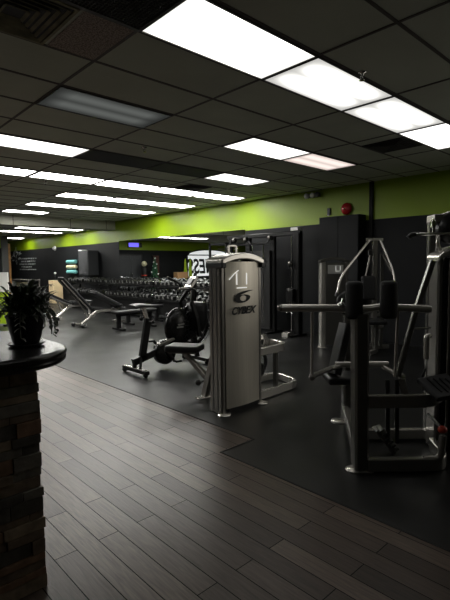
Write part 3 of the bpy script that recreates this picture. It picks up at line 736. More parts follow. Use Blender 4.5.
# seat on a slanting arm, toward the bike
MB().rtube([(0.42, 0.66, 0.10), (0.31, 1.06, 0.46)], 0.06, 0.06).build('seat_arm', M['steel'], cy)
seat = MB()
seat.obox((0.30, 1.05, 0.525), 0.30, 0.44, 0.08, (0, 0, 0.55)); seat.build('seat', M['vinyl'], cy, 0.03, seg=4)
MB().obox((0.30, 1.05, 0.478), 0.24, 0.36, 0.014, (0, 0, 0.55)).build('seat_plate', M['steel'], cy)
MB().tube([(0.41, 0.72, 0.16), (0.30, 0.76, 0.14)], 0.014, 8).ball((0.28, 0.77, 0.14), 0.038).build('adjuster_knob', M['black'], cy)
# pale bracket standing above the tower
MB().rtube(fil([(0.36, 0.30, 1.0), (0.36, 0.30, 1.76), (0.48, 0.30, 1.76), (0.48, 0.30, 1.64)], 0.02, 2), 0.02, 0.022, up=(0, 1, 0)).build('top_bracket', M['silverpaint'], cy)

# ------------------------------------------------------------------ front machine at right (local x runs right, y runs away)
RZ = math.atan2(-0.6834, 0.7300)
fm = thing('lat_machine', 'grey multi-bar weight machine with two black roller pads, right foreground', 'weight machine', (2.95, 1.69, 0), RZ)
MB().rtube([(0.0, 0.07, 0.012), (-0.012, 0.07, 1.18)], 0.14, 0.105, up=(1, 0, 0), c=0.3).build('front_upright', M['darksteel'], fm)
MB().lathe([(0, 0), (0.06, 0), (0.057, 0.010), (0, 0.012)], (-0.055, 0.05, 0), 20).box(-0.055, 0.08, -0.01, 0.11, 0, 0.010).build('foot_plate', M['silverpaint'], fm)
MB().rtube([(0.185, 1.12, 0.012), (0.20, 1.12, 1.04)], 0.12, 0.10, up=(1, 0, 0), c=0.3).build('rear_upright', M['darksteel'], fm)
MB().lathe([(0, 0), (0.08, 0), (0.075, 0.012), (0, 0.014)], (0.10, 1.10, 0), 18).lathe([(0, 0), (0.08, 0), (0.075, 0.012), (0, 0.014)], (0.29, 1.10, 0), 18).box(0.10, 0.29, 1.03, 1.17, 0, 0.012).build('foot_plate', M['silverpaint'], fm)
MB().rtube([(-0.01, 0.12, 0.13), (0.16, 1.10, 0.13)], 0.06, 0.09).build('side_rail', M['steel'], fm)
# loops joined to the weight tower
MB().rtube(fil([(0.04, 0.03, 0.53), (0.52, 0.03, 0.53), (0.66, 0.16, 0.56), (0.68, 0.40, 0.56)], 0.1), 0.05, 0.095).build('upper_loop', M['steel'], fm)
MB().rtube(fil([(0.04, 0.02, 0.052), (0.58, 0.02, 0.052), (0.66, 0.12, 0.052), (0.70, 0.40, 0.052)], 0.12), 0.055, 0.10).build('lower_loop', M['steel'], fm)
MB().tube(fil([(0.46, 0.02, 0.085), (0.585, 0.02, 0.085), (0.60, 0.02, 0.27)], 0.09), 0.027, 10).build('riser', M['steel'], fm)
MB().rtube(fil([(0.16, 0.62, 0.055), (0.74, 0.62, 0.055), (0.78, 0.52, 0.055)], 0.08), 0.05, 0.09).build('rear_loop', M['silverpaint'], fm)
# tower
mb = MB(); rounded_col(mb, 0.705, 0.755, 0.38, 0.55, 0.01, 1.59); mb.build('column', M['steel'], fm)
mb = MB(); rounded_col(mb, 1.17, 1.235, 0.38, 0.55, 0.01, 1.59); mb.build('column', M['silverpaint'], fm)
MB().box(0.75, 1.175, 0.36, 0.38, 0.05, 1.585).build('tower_panel', M['blackmetal'], fm)
MB().box(0.775, 0.80, 0.345, 0.36, 0.05, 1.57).build('panel_edge', M['steel'], fm, 0.008)
MB().box(0.75, 1.175, 0.54, 0.555, 0.05, 1.585).build('rear_panel', M['darksteel'], fm)
arc = []
for i in range(15):
    t = i/14; arc.append((0.69+0.565*t, 1.60+0.09*math.sin(math.pi*t)**0.7))
mb = MB(); mb.prism(arc+[(x, z-0.05) for x, z in arc][::-1], 0.34, 0.57); mb.build('top_cap', M['silverpaint'], fm, 0.012)
MB().box(0.72, 1.21, 0.36, 0.56, 0.0, 0.05).build('plinth', M['black'], fm)
# head of the tower: upright, pulley and its curved guard
MB().rtube([(0.755, 0.62, 0.02), (0.755, 0.62, 1.90)], 0.06, 0.06, up=(1, 0, 0)).build('mast', M['darksteel'], fm)
MB().obox((0.75, 0.56, 1.905), 0.07, 0.16, 0.07).build('mast_head', M['steel'], fm, 0.01)
MB().lathe([(0.03, -0.03), (0.12, -0.03), (0.105, 0), (0.12, 0.03), (0.03, 0.03)], (0.86, 0.50, 1.82), 24, 'Y').build('head_pulley', M['black'], fm)
gp = [(0.86+0.155*math.cos(a), 0.50, 1.79+0.155*math.sin(a)) for a in [math.radians(d) for d in range(125, -1, -12)]]
MB().tube(gp, 0.016, 8).build('pulley_guard', M['silverpaint'], fm)
gp = [(0.80-0.05*math.sin(math.pi*t/8), 0.50, 1.62+0.18*t/8) for t in range(9)]
MB().tube(gp, 0.016, 8).build('pulley_guard', M['silverpaint'], fm)
MB().tube([(0.70, 0.48, 1.78), (0.70, 0.48, 1.90)], 0.006, 6).box(0.685, 0.715, 0.465, 0.495, 1.83, 1.885).build('cable', M['chrome'], fm)
MB().tube([(0.54, 0.48, 1.775), (1.15, 0.48, 1.79)], 0.013, 8).build('pull_bar', M['chrome'], fm)
MB().tube([(0.50, 0.48, 1.75), (0.52, 0.48, 1.77), (0.56, 0.48, 1.777)], 0.02, 8).build('bar_grip', M['black'], fm)
MB().rtube([(0.64, 0.34, 1.56), (0.50, 0.33, 1.13), (0.37, 0.32, 0.64)], 0.045, 0.04, up=(1, 0, 0)).build('diagonal_brace', M['darksteel'], fm)
MB().tube([(0.45, 0.33, 1.02), (0.66, 0.40, 1.02)], 0.008, 6).build('tie_rod', M['steel'], fm)
MB().tube(fil([(0.64, 0.36, 0.96), (0.60, 0.33, 0.96), (0.60, 0.33, 0.78)], 0.02), 0.022, 8).build('cable_end', M['silverpaint'], fm)
MB().tube([(0.60, 0.33, 0.70), (0.575, 0.33, 0.64), (0.60, 0.33, 0.58), (0.58, 0.33, 0.52)], 0.01, 6).build('chain', M['black'], fm)
# long horizontal handlebar and its drops
MB().tube(fil([(-0.58, 0.12, 1.222), (-0.16, 0.12, 1.215), (-0.04, 0.14, 1.205), (0.06, 0.14, 1.205), (0.16, 0.12, 1.22), (0.53, 0.12, 1.20)], 0.06), 0.030, 12).build('handlebar', M['silverpaint'], fm)
MB().ball((-0.588, 0.12, 1.222), 0.026).build('bar_cap', M['steel'], fm)
MB().tube([(-0.352, 0.12, 1.20), (-0.352, 0.12, 0.70)], 0.012, 8).build('drop_rod', M['silverpaint'], fm)
MB().tube([(0.288, 0.12, 1.19), (0.288, 0.16, 0.68)], 0.012, 8).build('drop_rod', M['silverpaint'], fm)
for x in (-0.056, 0.197):
    MB().lathe([(0, 0), (0.045, 0), (0.060, 0.012), (0.062, 0.03), (0.062, 0.245), (0.060, 0.262), (0.045, 0.275), (0, 0.275)], (x, 0.06, 1.142), 24).build('roller_pad', M['matteblack'], fm)
MB().lathe([(0.0, -0.02), (0.085, -0.02), (0.10, 0), (0.085, 0.02), (0, 0.02)], (-0.05, 0.22, 1.245), 24, 'Y').build('pivot_disc', M['black'], fm)
MB().ball((-0.135, 0.12, 1.235), 0.03).tube([(-0.135, 0.12, 1.235), (-0.12, 0.12, 1.29)], 0.012, 6).build('adjuster_knob', M['chrome'], fm)
# lower lever and pivots
MB().tube([(-0.05, 0.62, 0.676), (0.40, 0.62, 0.672)], 0.028, 12).build('pivot_tube', M['silverpaint'], fm)
MB().tube(fil([(0.0, 0.62, 0.665), (-0.10, 0.56, 0.66), (-0.34, 0.14, 0.70)], 0.05), 0.021, 10).ball((-0.352, 0.12, 0.695), 0.026).build('foot_lever', M['steel'], fm)
MB().tube([(0.36, 0.60, 0.65), (0.41, 0.36, 0.63)], 0.022, 10).ball((0.41, 0.34, 0.63), 0.033).build('knuckle', M['steel'], fm)
for x in (0.285, 0.36): MB().rtube([(x, 0.31, 0.62), (x+0.01, 0.31, 0.10)], 0.03, 0.032).build('push_rod', M['black'], fm)
MB().obox((0.415, 0.31, 0.56), 0.055, 0.02, 0.13, (0, -0.25, 0)).build('link_plate', M['steel'], fm, 0.006)
mb = MB(); a = math.atan2(-0.19, 0.13)
mb.obox((0.275, 0.33, 0.115), 0.24, 0.10, 0.03, (0, math.radians(54), 0))
for k in range(6):
    t = -0.10+0.04*k; mb.obox((0.275+t*math.cos(math.radians(54))+0.02, 0.33, 0.115-t*math.sin(math.radians(54))+0.016), 0.014, 0.12, 0.05, (0, math.radians(54), 0))
mb.build('step_plate', M['darksteel'], fm, 0.003)
mb = MB().obox((0.05, 0.85, 0.50), 0.28, 0.30, 0.07); mb.build('seat', M['vinyl'], fm, 0.025, seg=4)
MB().rtube(fil([(0.10, 0.86, 1.00), (0.04, 0.84, 0.78), (-0.02, 0.80, 0.55)], 0.2), 0.26, 0.07, up=(1, 0, 0)).build('back_pad', M['vinyl'], fm, 0.02)
MB().obox((0.12, 1.0, 0.455), 0.08, 0.34, 0.03).build('seat_support', M['darksteel'], fm)
# foot pad at the right edge with red knob
mb = MB().obox((0.58, 0.02, 0.635), 0.26, 0.24, 0.045, (0.40, -0.1, 0.25)); fp = mb.build('foot_pad', M['vinyl'], fm, 0.016, seg=3)
mb = MB()
for k in range(4): mb.obox((0.52+0.045*k, 0.0, 0.655), 0.012, 0.16, 0.012, (0.40, -0.1, 0.25))
mb.build('grip_rib', M['blackmetal'], fp)
MB().rtube([(0.60, 0.05, 0.61), (0.67, 0.38, 0.56)], 0.04, 0.04).build('pad_arm', M['steel'], fm)
MB().ball((0.585, 0.0, 0.322), 0.031, sc=(1.1, 1, 0.9)).build('red_knob', M['redknob'], fm)
MB().tube([(0.59, 0.0, 0.322), (0.66, 0.40, 0.30)], 0.013, 8).build('knob_stem', M['black'], fm)

# ------------------------------------------------------------------ overhead press machine by the wall
om = thing('press_machine', 'grey machine with splayed overhead handle arms near the black cabinet', 'weight machine', (7.37, 4.03, 0), RZ)
# local x right, y away; arms hang from the hinge on the tall post
mb = MB(); mb.rtube([(0.0, 0, 0.02), (0.0, 0, 1.94)], 0.07, 0.085, up=(1, 0, 0)); mb.build('main_post', M['steel'], om)
MB().rtube([(0.16, 0.1, 0.02), (0.16, 0.1, 1.72)], 0.05, 0.06, up=(1, 0, 0)).build('main_post', M['darksteel'], om)
MB().rtube([(-0.16, -0.02, 1.955), (0.13, -0.02, 1.955)], 0.05, 0.05).build('hinge_bar', M['silverpaint'], om)
MB().tube(fil([(-0.11, -0.04, 1.94), (-0.66, -0.25, 1.32), (-0.73, -0.30, 1.04)], 0.16), 0.022, 10).build('handle_arm', M['silverpaint'], om)
MB().tube([(-0.727, -0.298, 1.05), (-0.745, -0.31, 0.99)], 0.028, 10).build('hand_grip', M['black'], om)
MB().tube(fil([(0.08, -0.04, 1.94), (0.24, -0.25, 1.40), (0.25, -0.32, 1.12)], 0.14), 0.022, 10).build('handle_arm', M['silverpaint'], om)
MB().tube([(-0.06, 0.05, 1.70), (-0.20, -0.1, 1.28)], 0.02, 8).build('brace', M['steel'], om)
MB().tube([(0.16, 0.08, 1.70), (0.32, -0.05, 1.32)], 0.02, 8).build('brace', M['steel'], om)
for x in (-0.09, 0.17): MB().obox((x, -0.02, 1.73), 0.07, 0.07, 0.09).build('pivot_block', M['black'], om, 0.01)
MB().obox((-0.15, -0.14, 1.12), 0.24, 0.09, 0.42, (-0.12, 0, 0)).build('backrest', M['vinyl'], om, 0.035, seg=4)
MB().rtube([(-0.14, -0.08, 1.05), (0.0, 0.0, 1.0)], 0.05, 0.05).build('backrest_arm', M['darksteel'], om)
MB().obox((-0.12, -0.36, 0.56), 0.34, 0.38, 0.08).build('seat', M['vinyl'], om, 0.03, seg=4)
MB().rtube([(-0.06, -0.30, 0.03), (-0.06, -0.30, 0.52)], 0.06, 0.06, up=(1, 0, 0)).build('seat_post', M['darksteel'], om)
MB().rtube(fil([(-0.25, -0.5, 0.04), (-0.06, -0.3, 0.04), (0.0, 0.05, 0.04)], 0.06), 0.06, 0.07).rtube([(-0.14, 0.08, 0.04), (0.30, 0.12, 0.04)], 0.06, 0.07).build('base_frame', M['steel'], om)
MB().rtube([(0.0, -0.02, 0.38), (0.18, 0.06, 0.42)], 0.04, 0.05).build('cross_tube', M['steel'], om)
MB().rtube([(0.0, -0.02, 0.62), (0.17, 0.08, 0.66)], 0.04, 0.05).build('cross_tube', M['steel'], om)
# its own weight tower
mb = MB(); rounded_col(mb, -0.90, -0.79, 0.28, 0.42, 0.01, 1.58); mb.build('column', M['silverpaint'], om)
mb = MB(); rounded_col(mb, -0.44, -0.38, 0.28, 0.42, 0.01, 1.58); mb.build('column', M['steel'], om)
MB().box(-0.79, -0.44, 0.28, 0.30, 0.05, 1.56).build('tower_panel', M['darksteel'], om)
MB().box(-0.76, -0.48, 0.268, 0.28, 1.36, 1.52).build('placard', M['panelprint'], om, 0.004)
MB().box(-0.62, -0.612, 0.262, 0.268, 1.42, 1.5).box(-0.54, -0.532, 0.262, 0.268, 1.42, 1.5).box(-0.62, -0.54, 0.262, 0.268, 1.405, 1.412).build('placard_edge', M['glow_line'], om)
arc = []
for i in range(13):
    t = i/12; arc.append((-0.905+0.535*t, 1.60+0.06*math.sin(math.pi*t)**0.8))
MB().prism(arc+[(x, z-0.05) for x, z in arc][::-1], 0.26, 0.44).build('top_cap', M['darksteel'], om, 0.01)
MB().rtube([(-0.42, 0.35, 0.06), (0.0, 0.10, 0.06)], 0.06, 0.07).build('base_link', M['darksteel'], om)
MB().box(-0.92, -0.77, 0.24, 0.44, 0, 0.012).build('foot_plate', M['silverpaint'], om)

# ------------------------------------------------------------------ exercise bike with big fan
bk = thing('exercise_bike', 'black fan exercise bike with a slanting seat post, left of the silver tower', 'exercise bike', (3.42, 5.58, 0))
# local x runs toward the fan
def stab(x, y0, y1, name):
    MB().rtube([(x, y0, 0.065), (x, y1, 0.065)], 0.07, 0.05).build(name, M['blackmetal'], bk)
    for y in (y0+0.03, y1-0.03):
        MB().lathe([(0, -0.02), (0.035, -0.02), (0.035, 0.02), (0, 0.02)], (x-0.01, y, 0.035), 14, 'Y').build('wheel', M['black'], bk)
stab(0.0, -0.33, 0.28, 'stabilizer')
MB().box(-0.03, 0.03, -0.30, 0.25, 0.092, 0.097).build('stabilizer_strip', M['silverpaint'], bk)
stab(1.17, -0.28, 0.36, 'stabilizer')
MB().rtube([(-0.02, 0.0, 0.17), (0.45, 0.0, 0.29), (1.10, 0.0, 0.46)], 0.07, 0.10).build('main_beam', M['blackmetal'], bk)
MB().obox((0.80, -0.042, 0.385), 0.22, 0.006, 0.05, (0, -0.255, 0)).build('beam_label', M['white'], bk, 0.002)
MB().rtube([(0.0, 0.0, 0.08), (0.01, 0, 0.18)], 0.05, 0.05).rtube([(0.01, -0.14, 0.09), (0.10, -0.02, 0.22)], 0.035, 0.035).build('rear_strut', M['blackmetal'], bk)
MB().rtube([(1.17, 0.0, 0.08), (1.10, 0, 0.48)], 0.06, 0.07).build('front_strut', M['blackmetal'], bk)
MB().rtube([(0.13, -0.0, 0.20), (0.25, 0, 0.78)], 0.07, 0.10, up=(1, 0, 0)).build('seat_tube', M['blackmetal'], bk)
MB().rtube([(0.24, 0.0, 0.74), (0.18, 0, 0.95)], 0.04, 0.055, up=(1, 0, 0)).build('seat_post', M['silverpaint'], bk)
MB().tube([(0.235, -0.03, 0.74), (0.25, -0.11, 0.74)], 0.012, 8).ball((0.253, -0.125, 0.74), 0.026).build('adjuster_knob', M['black'], bk)
# saddle: broad at the back (left), narrow nose to the right
sv = []; n = 10
mb = MB()
for i in range(n+1):
    t = i/n; w = 0.125*(1-t)**0.7+0.03; x = -0.03+0.34*t; zt = 1.0+0.015*math.sin(math.pi*t*1.4)
    for a in range(9):
        ph = math.pi*a/8; sv.append((x, w*math.cos(ph), zt-0.05+0.05*math.sin(ph)))
fs = [(i*9+a, i*9+a+1, (i+1)*9+a+1, (i+1)*9+a) for i in range(n) for a in range(8)]+[(i*9, (i+1)*9, (i+1)*9+8, i*9+8) for i in range(n)]
mb.add(sv, fs, 0, True).add(sv[:9], [tuple(range(9))]).add(sv[-9:], [tuple(range(9))]); mb.build('saddle', M['vinyl'], bk)
MB().rtube([(0.02, 0, 0.955), (0.30, 0, 0.955)], 0.05, 0.02).build('saddle_rail', M['silverpaint'], bk)
MB().tube([(0.10, -0.05, 0.94), (0.08, -0.08, 0.82)], 0.01, 6).ball((0.08, -0.085, 0.80), 0.03).build('hanging_knob', M['black'], bk)
# crank disc, pedals
MB().lathe([(0, -0.06), (0.16, -0.06), (0.185, -0.045), (0.185, 0.045), (0.16, 0.06), (0, 0.06)], (0.53, 0, 0.25), 30, 'Y').build('crank_cover', M['gloss'], bk)
MB().rtube([(0.52, -0.085, 0.27), (0.64, -0.085, 0.12)], 0.02, 0.035).build('crank_arm', M['blackmetal'], bk)
MB().obox((0.66, -0.14, 0.11), 0.10, 0.10, 0.03).build('pedal', M['black'], bk, 0.006)
MB().rtube([(0.52, 0.085, 0.27), (0.40, 0.085, 0.41)], 0.02, 0.035).build('crank_arm', M['blackmetal'], bk)
MB().obox((0.38, 0.14, 0.42), 0.10, 0.10, 0.03).build('pedal', M['black'], bk, 0.006)
# chain guard top shows a grey highlight strip
MB().obox((0.56, -0.02, 0.41), 0.34, 0.09, 0.05, (0, -0.25, 0)).build('chain_guard', M['steel'], bk, 0.012)
# fan: drum with side cage of rings and spokes
FC = (1.10, 0.02, 0.60); FR = 0.30
MB().sweep([(FC[0]+FR*math.cos(2*math.pi*k/40), FC[1], FC[2]+FR*math.sin(2*math.pi*k/40)) for k in range(40)], [(-0.03, -0.006), (0.03, -0.006), (0.03, 0.006), (-0.03, 0.006)], up=(0, 1, 0), closed=True).build('fan_rim', M['gloss'], bk)
cg = MB()
for sy in (-0.105, 0.105):
    for rad in (0.09, 0.14, 0.19, 0.24, 0.29):
        cg.tube([(FC[0]+rad*math.cos(2*math.pi*k/28), FC[1]+sy*(1.25-0.25*rad/0.29), FC[2]+rad*math.sin(2*math.pi*k/28)) for k in range(28)], 0.0035, 5, closed=True)
    for k in range(20):
        a = 2*math.pi*k/20
        cg.tube([(FC[0]+0.07*math.cos(a), FC[1]+sy*1.22, FC[2]+0.07*math.sin(a)), (FC[0]+0.295*math.cos(a+0.25), FC[1]+sy, FC[2]+0.295*math.sin(a+0.25))], 0.003, 5)
cg.build('fan_cage', M['blackmetal'], bk)
MB().lathe([(0, -0.135), (0.075, -0.135), (0.08, -0.12), (0.08, 0.12), (0.075, 0.135), (0, 0.135)], FC, 20, 'Y').build('fan_hub', M['black'], bk)
fb = MB()
for k in range(8):
    a = 2*math.pi*k/8
    fb.obox((FC[0]+0.18*math.cos(a), FC[1], FC[2]+0.18*math.sin(a)), 0.18, 0.11, 0.006, (0, -a, 0))
fb.build('fan_blades', M['black'], bk)
# glossy half shells over the drum: rear (seat side) and upper front
MB().ball((0.80, 0.0, 0.60), 0.30, 22, 14, sc=(0.86, 0.32, 1.0)).build('rear_shell', M['gloss'], bk)
MB().box(0.70, 0.82, -0.103, -0.098, 0.60, 0.62).box(0.72, 0.84, -0.103, -0.098, 0.64, 0.66).build('shell_stripe', M['panelprint'], bk)
MB().lathe([(0, 0.97), (0.10, 0.968), (0.155, 0.945), (0.175, 0.90), (0.178, 0.80), (0.165, 0.62), (0.13, 0.52), (0.10, 0.50)], (1.17, 0.0, 0), 26).build('front_shell', M['vinyl'], bk)
# mast, handles, console
MB().rtube([(1.08, -0.17, 0.44), (1.04, -0.16, 0.72), (0.97, -0.13, 0.98), (1.09, -0.04, 1.24)], 0.05, 0.06).build('mast', M['blackmetal'], bk)
MB().rtube([(1.08, 0.21, 0.44), (1.04, 0.20, 0.72), (0.97, 0.17, 0.98), (1.08, 0.04, 1.22)], 0.05, 0.06).build('mast', M['blackmetal'], bk)
MB().obox((1.06, -0.02, 1.28), 0.05, 0.16, 0.22, (0, 0.7, 0)).build('console', M['silverpaint'], bk, 0.012)
MB().obox((1.03, -0.02, 1.30), 0.012, 0.11, 0.12, (0, 0.7, 0)).build('console_screen', M['black'], bk)
MB().rtube([(1.07, -0.02, 1.10), (1.07, -0.02, 1.25)], 0.05, 0.06).build('console_stem', M['silverpaint'], bk)
MB().tube(fil([(1.03, -0.14, 1.0), (0.96, -0.25, 1.18), (0.64, -0.25, 1.20)], 0.08), 0.016, 8).build('handle', M['blackmetal'], bk)
MB().tube([(0.78, -0.25, 1.196), (0.62, -0.25, 1.20)], 0.022, 8).build('hand_grip', M['steel'], bk)
MB().tube(fil([(1.10, 0.16, 1.0), (1.04, 0.25, 1.25), (0.80, 0.25, 1.36)], 0.08), 0.016, 8).build('handle', M['blackmetal'], bk)
MB().tube([(0.92, 0.25, 1.305), (0.79, 0.25, 1.364)], 0.022, 8).build('hand_grip', M['black'], bk)
MB().rtube([(1.08, -0.03, 1.24), (1.16, 0.0, 1.42)], 0.04, 0.045).build('console_mount', M['black'], bk)

# ------------------------------------------------------------------ benches
def incline_bench(loc, rz, label, back_ang, seat_ang, frame_m, hx=0.56, bl=0.88, sl=0.42, scx=0.80, scz=0.45, name='weight_bench'):
    o = thing(name, label, 'bench', loc, rz, 'weight benches')
    # local x runs along the bench; hinge near x=0.55
    MB().rtube(fil([(0.10, 0, 0.06), (0.55, 0, 0.36), (1.25, 0, 0.36)], 0.08), 0.07, 0.07).build('spine', frame_m, o)
    MB().rtube([(0.06, -0.27, 0.055), (0.06, 0.27, 0.055)], 0.06, 0.06).build('foot_bar', frame_m, o)
    for s in (-0.24, 0.24): MB().lathe([(0, -0.03), (0.05, -0.03), (0.05, 0.03), (0, 0.03)], (0.0, s, 0.05), 16, 'Y').build('wheel', M['black'], o)
    MB().rtube([(1.20, 0, 0.36), (1.24, 0, 0.05)], 0.06, 0.06).build('front_leg', frame_m, o)
    MB().rtube([(1.24, -0.25, 0.035), (1.24, 0.25, 0.035)], 0.06, 0.06).build('foot_bar', frame_m, o)
    ca, sa = math.cos(back_ang), math.sin(back_ang)
    h = Vector((hx, 0, 0.43)); d = Vector((-ca, 0, sa))
    MB().obox(h+d*(bl/2+0.02), bl, 0.27, 0.06, (0, back_ang, 0)).build('backrest', M['vinyl'], o, 0.025, seg=3)
    nrm = Vector((sa, 0, ca))
    for s in (-0.09, 0.09):
        p = h+d*0.04-nrm*0.055+Vector((0, s, 0)); q = h+d*(bl-0.02)-nrm*0.055+Vector((0, s, 0))
        MB().rtube([p, q], 0.03, 0.035).build('backrest_rail', frame_m, o)
    MB().rtube([h+d*0.45-nrm*0.06, (0.30, 0, 0.21)], 0.04, 0.05).build('support_strut', frame_m, o)
    MB().obox((scx, 0, scz), sl, 0.27, 0.10, (0, seat_ang, 0)).build('seat', M['vinyl'], o, 0.025, seg=3)
    MB().rtube([(1.0, -0.0, 0.38), (1.18, 0, 0.44)], 0.05, 0.05).tube([(1.2, -0.2, 0.46), (1.2, 0.2, 0.46)], 0.045, 10).build('leg_roller', M['black'], o)
    return o
incline_bench((5.12, 11.0, 0), 0.08, 'incline weight bench with its backrest raised, left of the flat benches', math.radians(47), math.radians(27), M['steel'], 0.36, 1.15, 0.95, 0.86, 0.66)
incline_bench((5.35, 13.1, 0), 0.15, 'silver framed incline bench farther back, partly behind the plant', math.radians(25), math.radians(8), M['silverpaint'])

def flat_bench(loc, rz, label):
    o = thing('flat_bench', label, 'bench', loc, rz, 'weight benches')
    MB().obox((0, 0, 0.43), 1.20, 0.29, 0.075).build('pad', M['vinyl'], o, 0.028, seg=4)
    MB().rtube([(-0.52, 0, 0.365), (0.52, 0, 0.365)], 0.06, 0.06).build('spine', M['blackmetal'], o)
    for x in (-0.46, 0.46):
        MB().rtube([(x, 0, 0.05), (x, 0, 0.35)], 0.09, 0.09, up=(1, 0, 0)).build('leg', M['blackmetal'], o)
        MB().rtube([(x, -0.24, 0.025), (x, 0.24, 0.025)], 0.07, 0.05).build('foot_bar', M['blackmetal'], o)
    return o
flat_bench((6.02, 9.75, 0), 0.05, 'black flat weight bench nearest the exercise bike seat')
flat_bench((6.75, 10.5, 0), 0.02, 'black flat weight bench standing behind the nearest flat bench')
flat_bench((6.65, 8.35, 0), 0.0, 'black flat weight bench behind the fan of the exercise bike')

# ------------------------------------------------------------------ reception counter
SX, SY = 0.785, 2.13       # front right corner of the stone base
ct = thing('reception_counter', 'stone clad reception counter with polished black top, left foreground', 'counter', (SX, SY, 0))
MB().box(-2.2, -0.03, 0.03, 0.95, 0.0, 1.085).build('core', M['grout'], ct)
mb = MB(); rr = random.Random(11); z = 0.0
while z < 1.085:
    h = rr.choice([0.036, 0.045, 0.055, 0.07]); h = min(h, 1.088-z)
    x = 0.0+rr.uniform(-0.006, 0.006); first_ = True
    while x > -2.2:
        w = rr.uniform(0.10, 0.34) if not first_ else rr.uniform(0.06, 0.25); pr = rr.uniform(-0.009, 0.007)
        mb.box(x-w, x-0.002, pr, 0.04, z+0.001, z+h-0.0015, rr.choice([0, 1, 1, 2, 2, 3, 3, 4]))
        if first_: mb.box(-0.04, x-0.002+rr.uniform(-0.008, 0.004), 0.02+pr, 0.24+pr, z+0.001, z+h-0.0015, rr.choice([0, 1, 2, 3]))
        x -= w; first_ = False
    y = 0.24
    while y < 0.95:
        w = rr.uniform(0.12, 0.3); pr = rr.uniform(-0.014, 0.012)
        mb.box(-0.04, pr, y, min(y+w-0.002, 0.95), z+0.001, z+h-0.0015, rr.choice([0, 1, 1, 2, 2, 3, 4])); y += w
    z += h
mb.build('stone_cladding', M['stones'], ct, 0.004, seg=1)
# top: rounded outline with bullnose edge
def rrect(x0, x1, y0, y1, r1, r2, n=14):
    p = [(x0, y0)]
    for i in range(n+1):
        a = -math.pi/2+math.pi/2*i/n; p.append((x1-r1+r1*math.cos(a), y0+r1+r1*math.sin(a)))
    for i in range(n+1):
        a = math.pi/2*i/n; p.append((x1-r2+r2*math.cos(a), y1-r2+r2*math.sin(a)))
    p.append((x0, y1)); return p
def slab(x0, x1, y0, y1, zt, th):
    prof = [(0.020, zt), (0.008, zt-0.003), (0.001, zt-0.012), (0.0, zt-0.022), (0.004, zt-0.030), (0.010, zt-0.034), (0.004, zt-0.042), (0.006, zt-0.056), (0.016, zt-th)]
    mb = MB(); rings = []
    vs = []
    N_ = None
    for ins, z in prof:
        o_ = rrect(x0, x1-ins, y0+ins, y1-ins, 0.30-ins, 0.30-ins); N_ = len(o_)
        vs += [(a, b, z) for a, b in o_]
    fs = [(i*N_+q, i*N_+(q+1) % N_, (i+1)*N_+(q+1) % N_, (i+1)*N_+q) for i in range(len(prof)-1) for q in range(N_)]
    mb.add(vs, fs, 0, True); mb.add(vs[:N_], [tuple(range(N_))]); mb.add(vs[-N_:], [tuple(range(N_))]); return mb
slab(-2.2, 0.20, -0.11, 1.02, 1.152, 0.065).build('counter_top', M['counter'], ct)

# potted plant on the counter
pl = thing('potted_plant', 'leafy trailing plant in a black pot and saucer on the counter', 'plant', (0.82, 2.36, 1.152))
MB().lathe([(0, 0.0), (0.06, 0.0), (0.080, 0.006), (0.09, 0.014), (0.087, 0.018), (0.07, 0.012), (0, 0.010)], n=32).build('saucer', M['pot'], pl)
MB().lathe([(0, 0.012), (0.060, 0.012), (0.068, 0.03), (0.082, 0.09), (0.092, 0.145), (0.098, 0.158), (0.090, 0.158), (0.084, 0.14), (0, 0.138)], n=36).build('pot', M['pot'], pl)
MB().lathe([(0.085, 0.140), (0.05, 0.15), (0, 0.152)], n=20).build('soil', M['soil'], pl)
def leaf(mb, base, ang, length, width, rise, droop, mi, n=6):
    b = Vector(base); d = Vector((math.cos(ang), math.sin(ang), 0)); sd = Vector((-math.sin(ang), math.cos(ang), 0))
    vs = []
    for i in range(n+1):
        t = i/n; p = b+d*length*t*(1-0.2*t)+Vector((0, 0, rise*math.sin(min(1, t*1.1)*math.pi*0.5)-droop*t*t))
        w = width*math.sin(math.pi*min(0.98, 0.10+0.88*t))
        vs += [p-sd*w/2, p+Vector((0, 0, -0.15*w)), p+sd*w/2]
    fs = []
    for i in range(n):
        for q in range(2): fs.append((i*3+q, i*3+q+1, (i+1)*3+q+1, (i+1)*3+q))
    mb.add(vs, fs, mi, True)
rr = random.Random(21); mb = MB()
for k in range(230):
    a = rr.uniform(0, 6.283); r0 = rr.uniform(0, 0.075); big = rr.random()
    leaf(mb, (r0*math.cos(a), r0*math.sin(a), 0.15+rr.uniform(0, 0.09)), a+rr.uniform(-0.5, 0.5), rr.uniform(0.05, 0.135), rr.uniform(0.014, 0.034), rr.uniform(0.0, 0.11), rr.uniform(0.0, 0.06), 0 if rr.random() < 0.75 else 1)
for k in range(26):     # taller arching blades
    a = rr.uniform(0, 6.283)
    leaf(mb, (0.03*math.cos(a), 0.03*math.sin(a), 0.155), a, rr.uniform(0.10, 0.26), rr.uniform(0.010, 0.02), rr.uniform(0.06, 0.13), rr.uniform(0.02, 0.14), 1 if rr.random() < 0.5 else 0, 8)
mb.build('foliage', [M['leaf'], M['leaf2']], pl)
mb = MB()
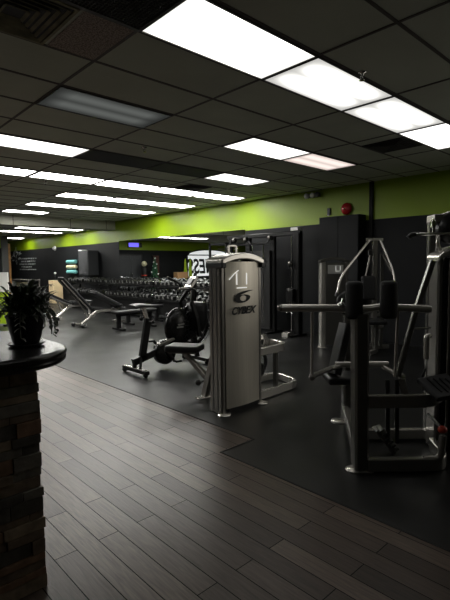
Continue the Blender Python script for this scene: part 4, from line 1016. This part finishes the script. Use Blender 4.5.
for k in range(7):      # trailing stems with little leaves over the rim
    a = [-0.9, -0.55, -0.2, 0.5, 2.4, 3.2, 4.2][k]; r = 0.11
    pts = [(0.05*math.cos(a), 0.05*math.sin(a), 0.155), (r*math.cos(a), r*math.sin(a), 0.20), ((r+0.03)*math.cos(a), (r+0.03)*math.sin(a), 0.14), ((r+0.03)*math.cos(a), (r+0.03)*math.sin(a), 0.06+0.02*(k % 2))]
    pts = fil(pts, 0.05); mb.tube(pts, 0.003, 5)
    for i, p in enumerate(pts[4:]):
        leaf(mb, p, a+(1.2 if i % 2 else -1.2), 0.035, 0.02, 0.0, 0.02, 0, 3)
mb.build('trailing_stem', [M['leaf2']], pl)

# ------------------------------------------------------------------ camera, world
cam = bpy.data.cameras.new('camera'); co = bpy.data.objects.new('camera', cam); C.objects.link(co)
yaw, pitch, roll = math.radians(46.943), math.radians(-4.454), math.radians(-0.713)
f = Vector((math.cos(yaw)*math.cos(pitch), math.sin(yaw)*math.cos(pitch), math.sin(pitch)))
r = Vector((math.sin(yaw), -math.cos(yaw), 0)); u = r.cross(f)
r2 = r*math.cos(roll)+u*math.sin(roll); u2 = -r*math.sin(roll)+u*math.cos(roll)
mw = Matrix((r2, u2, -f)).transposed().to_4x4(); mw.translation = (0, 0, CAM_H)
co.matrix_world = mw
cam.sensor_fit = 'VERTICAL'; cam.sensor_height = 24.0; cam.lens = 453.42/600*24.0
cam.clip_start = 0.05; cam.clip_end = 200
bpy.context.scene.camera = co
w = bpy.data.worlds.new('world'); bpy.context.scene.world = w; w.use_nodes = True
w.node_tree.nodes['Background'].inputs[0].default_value = (0.02, 0.02, 0.02, 1); w.node_tree.nodes['Background'].inputs[1].default_value = 0.2
sc = bpy.context.scene
sc.view_settings.view_transform = 'Standard'; sc.view_settings.look = 'None'; sc.view_settings.exposure = 0.38; sc.view_settings.gamma = 0.90
sc.cycles.max_bounces = 8; sc.cycles.diffuse_bounces = 4; sc.cycles.glossy_bounces = 4
sc.cycles.sample_clamp_indirect = 4.0
sc.cycles.use_denoising = True
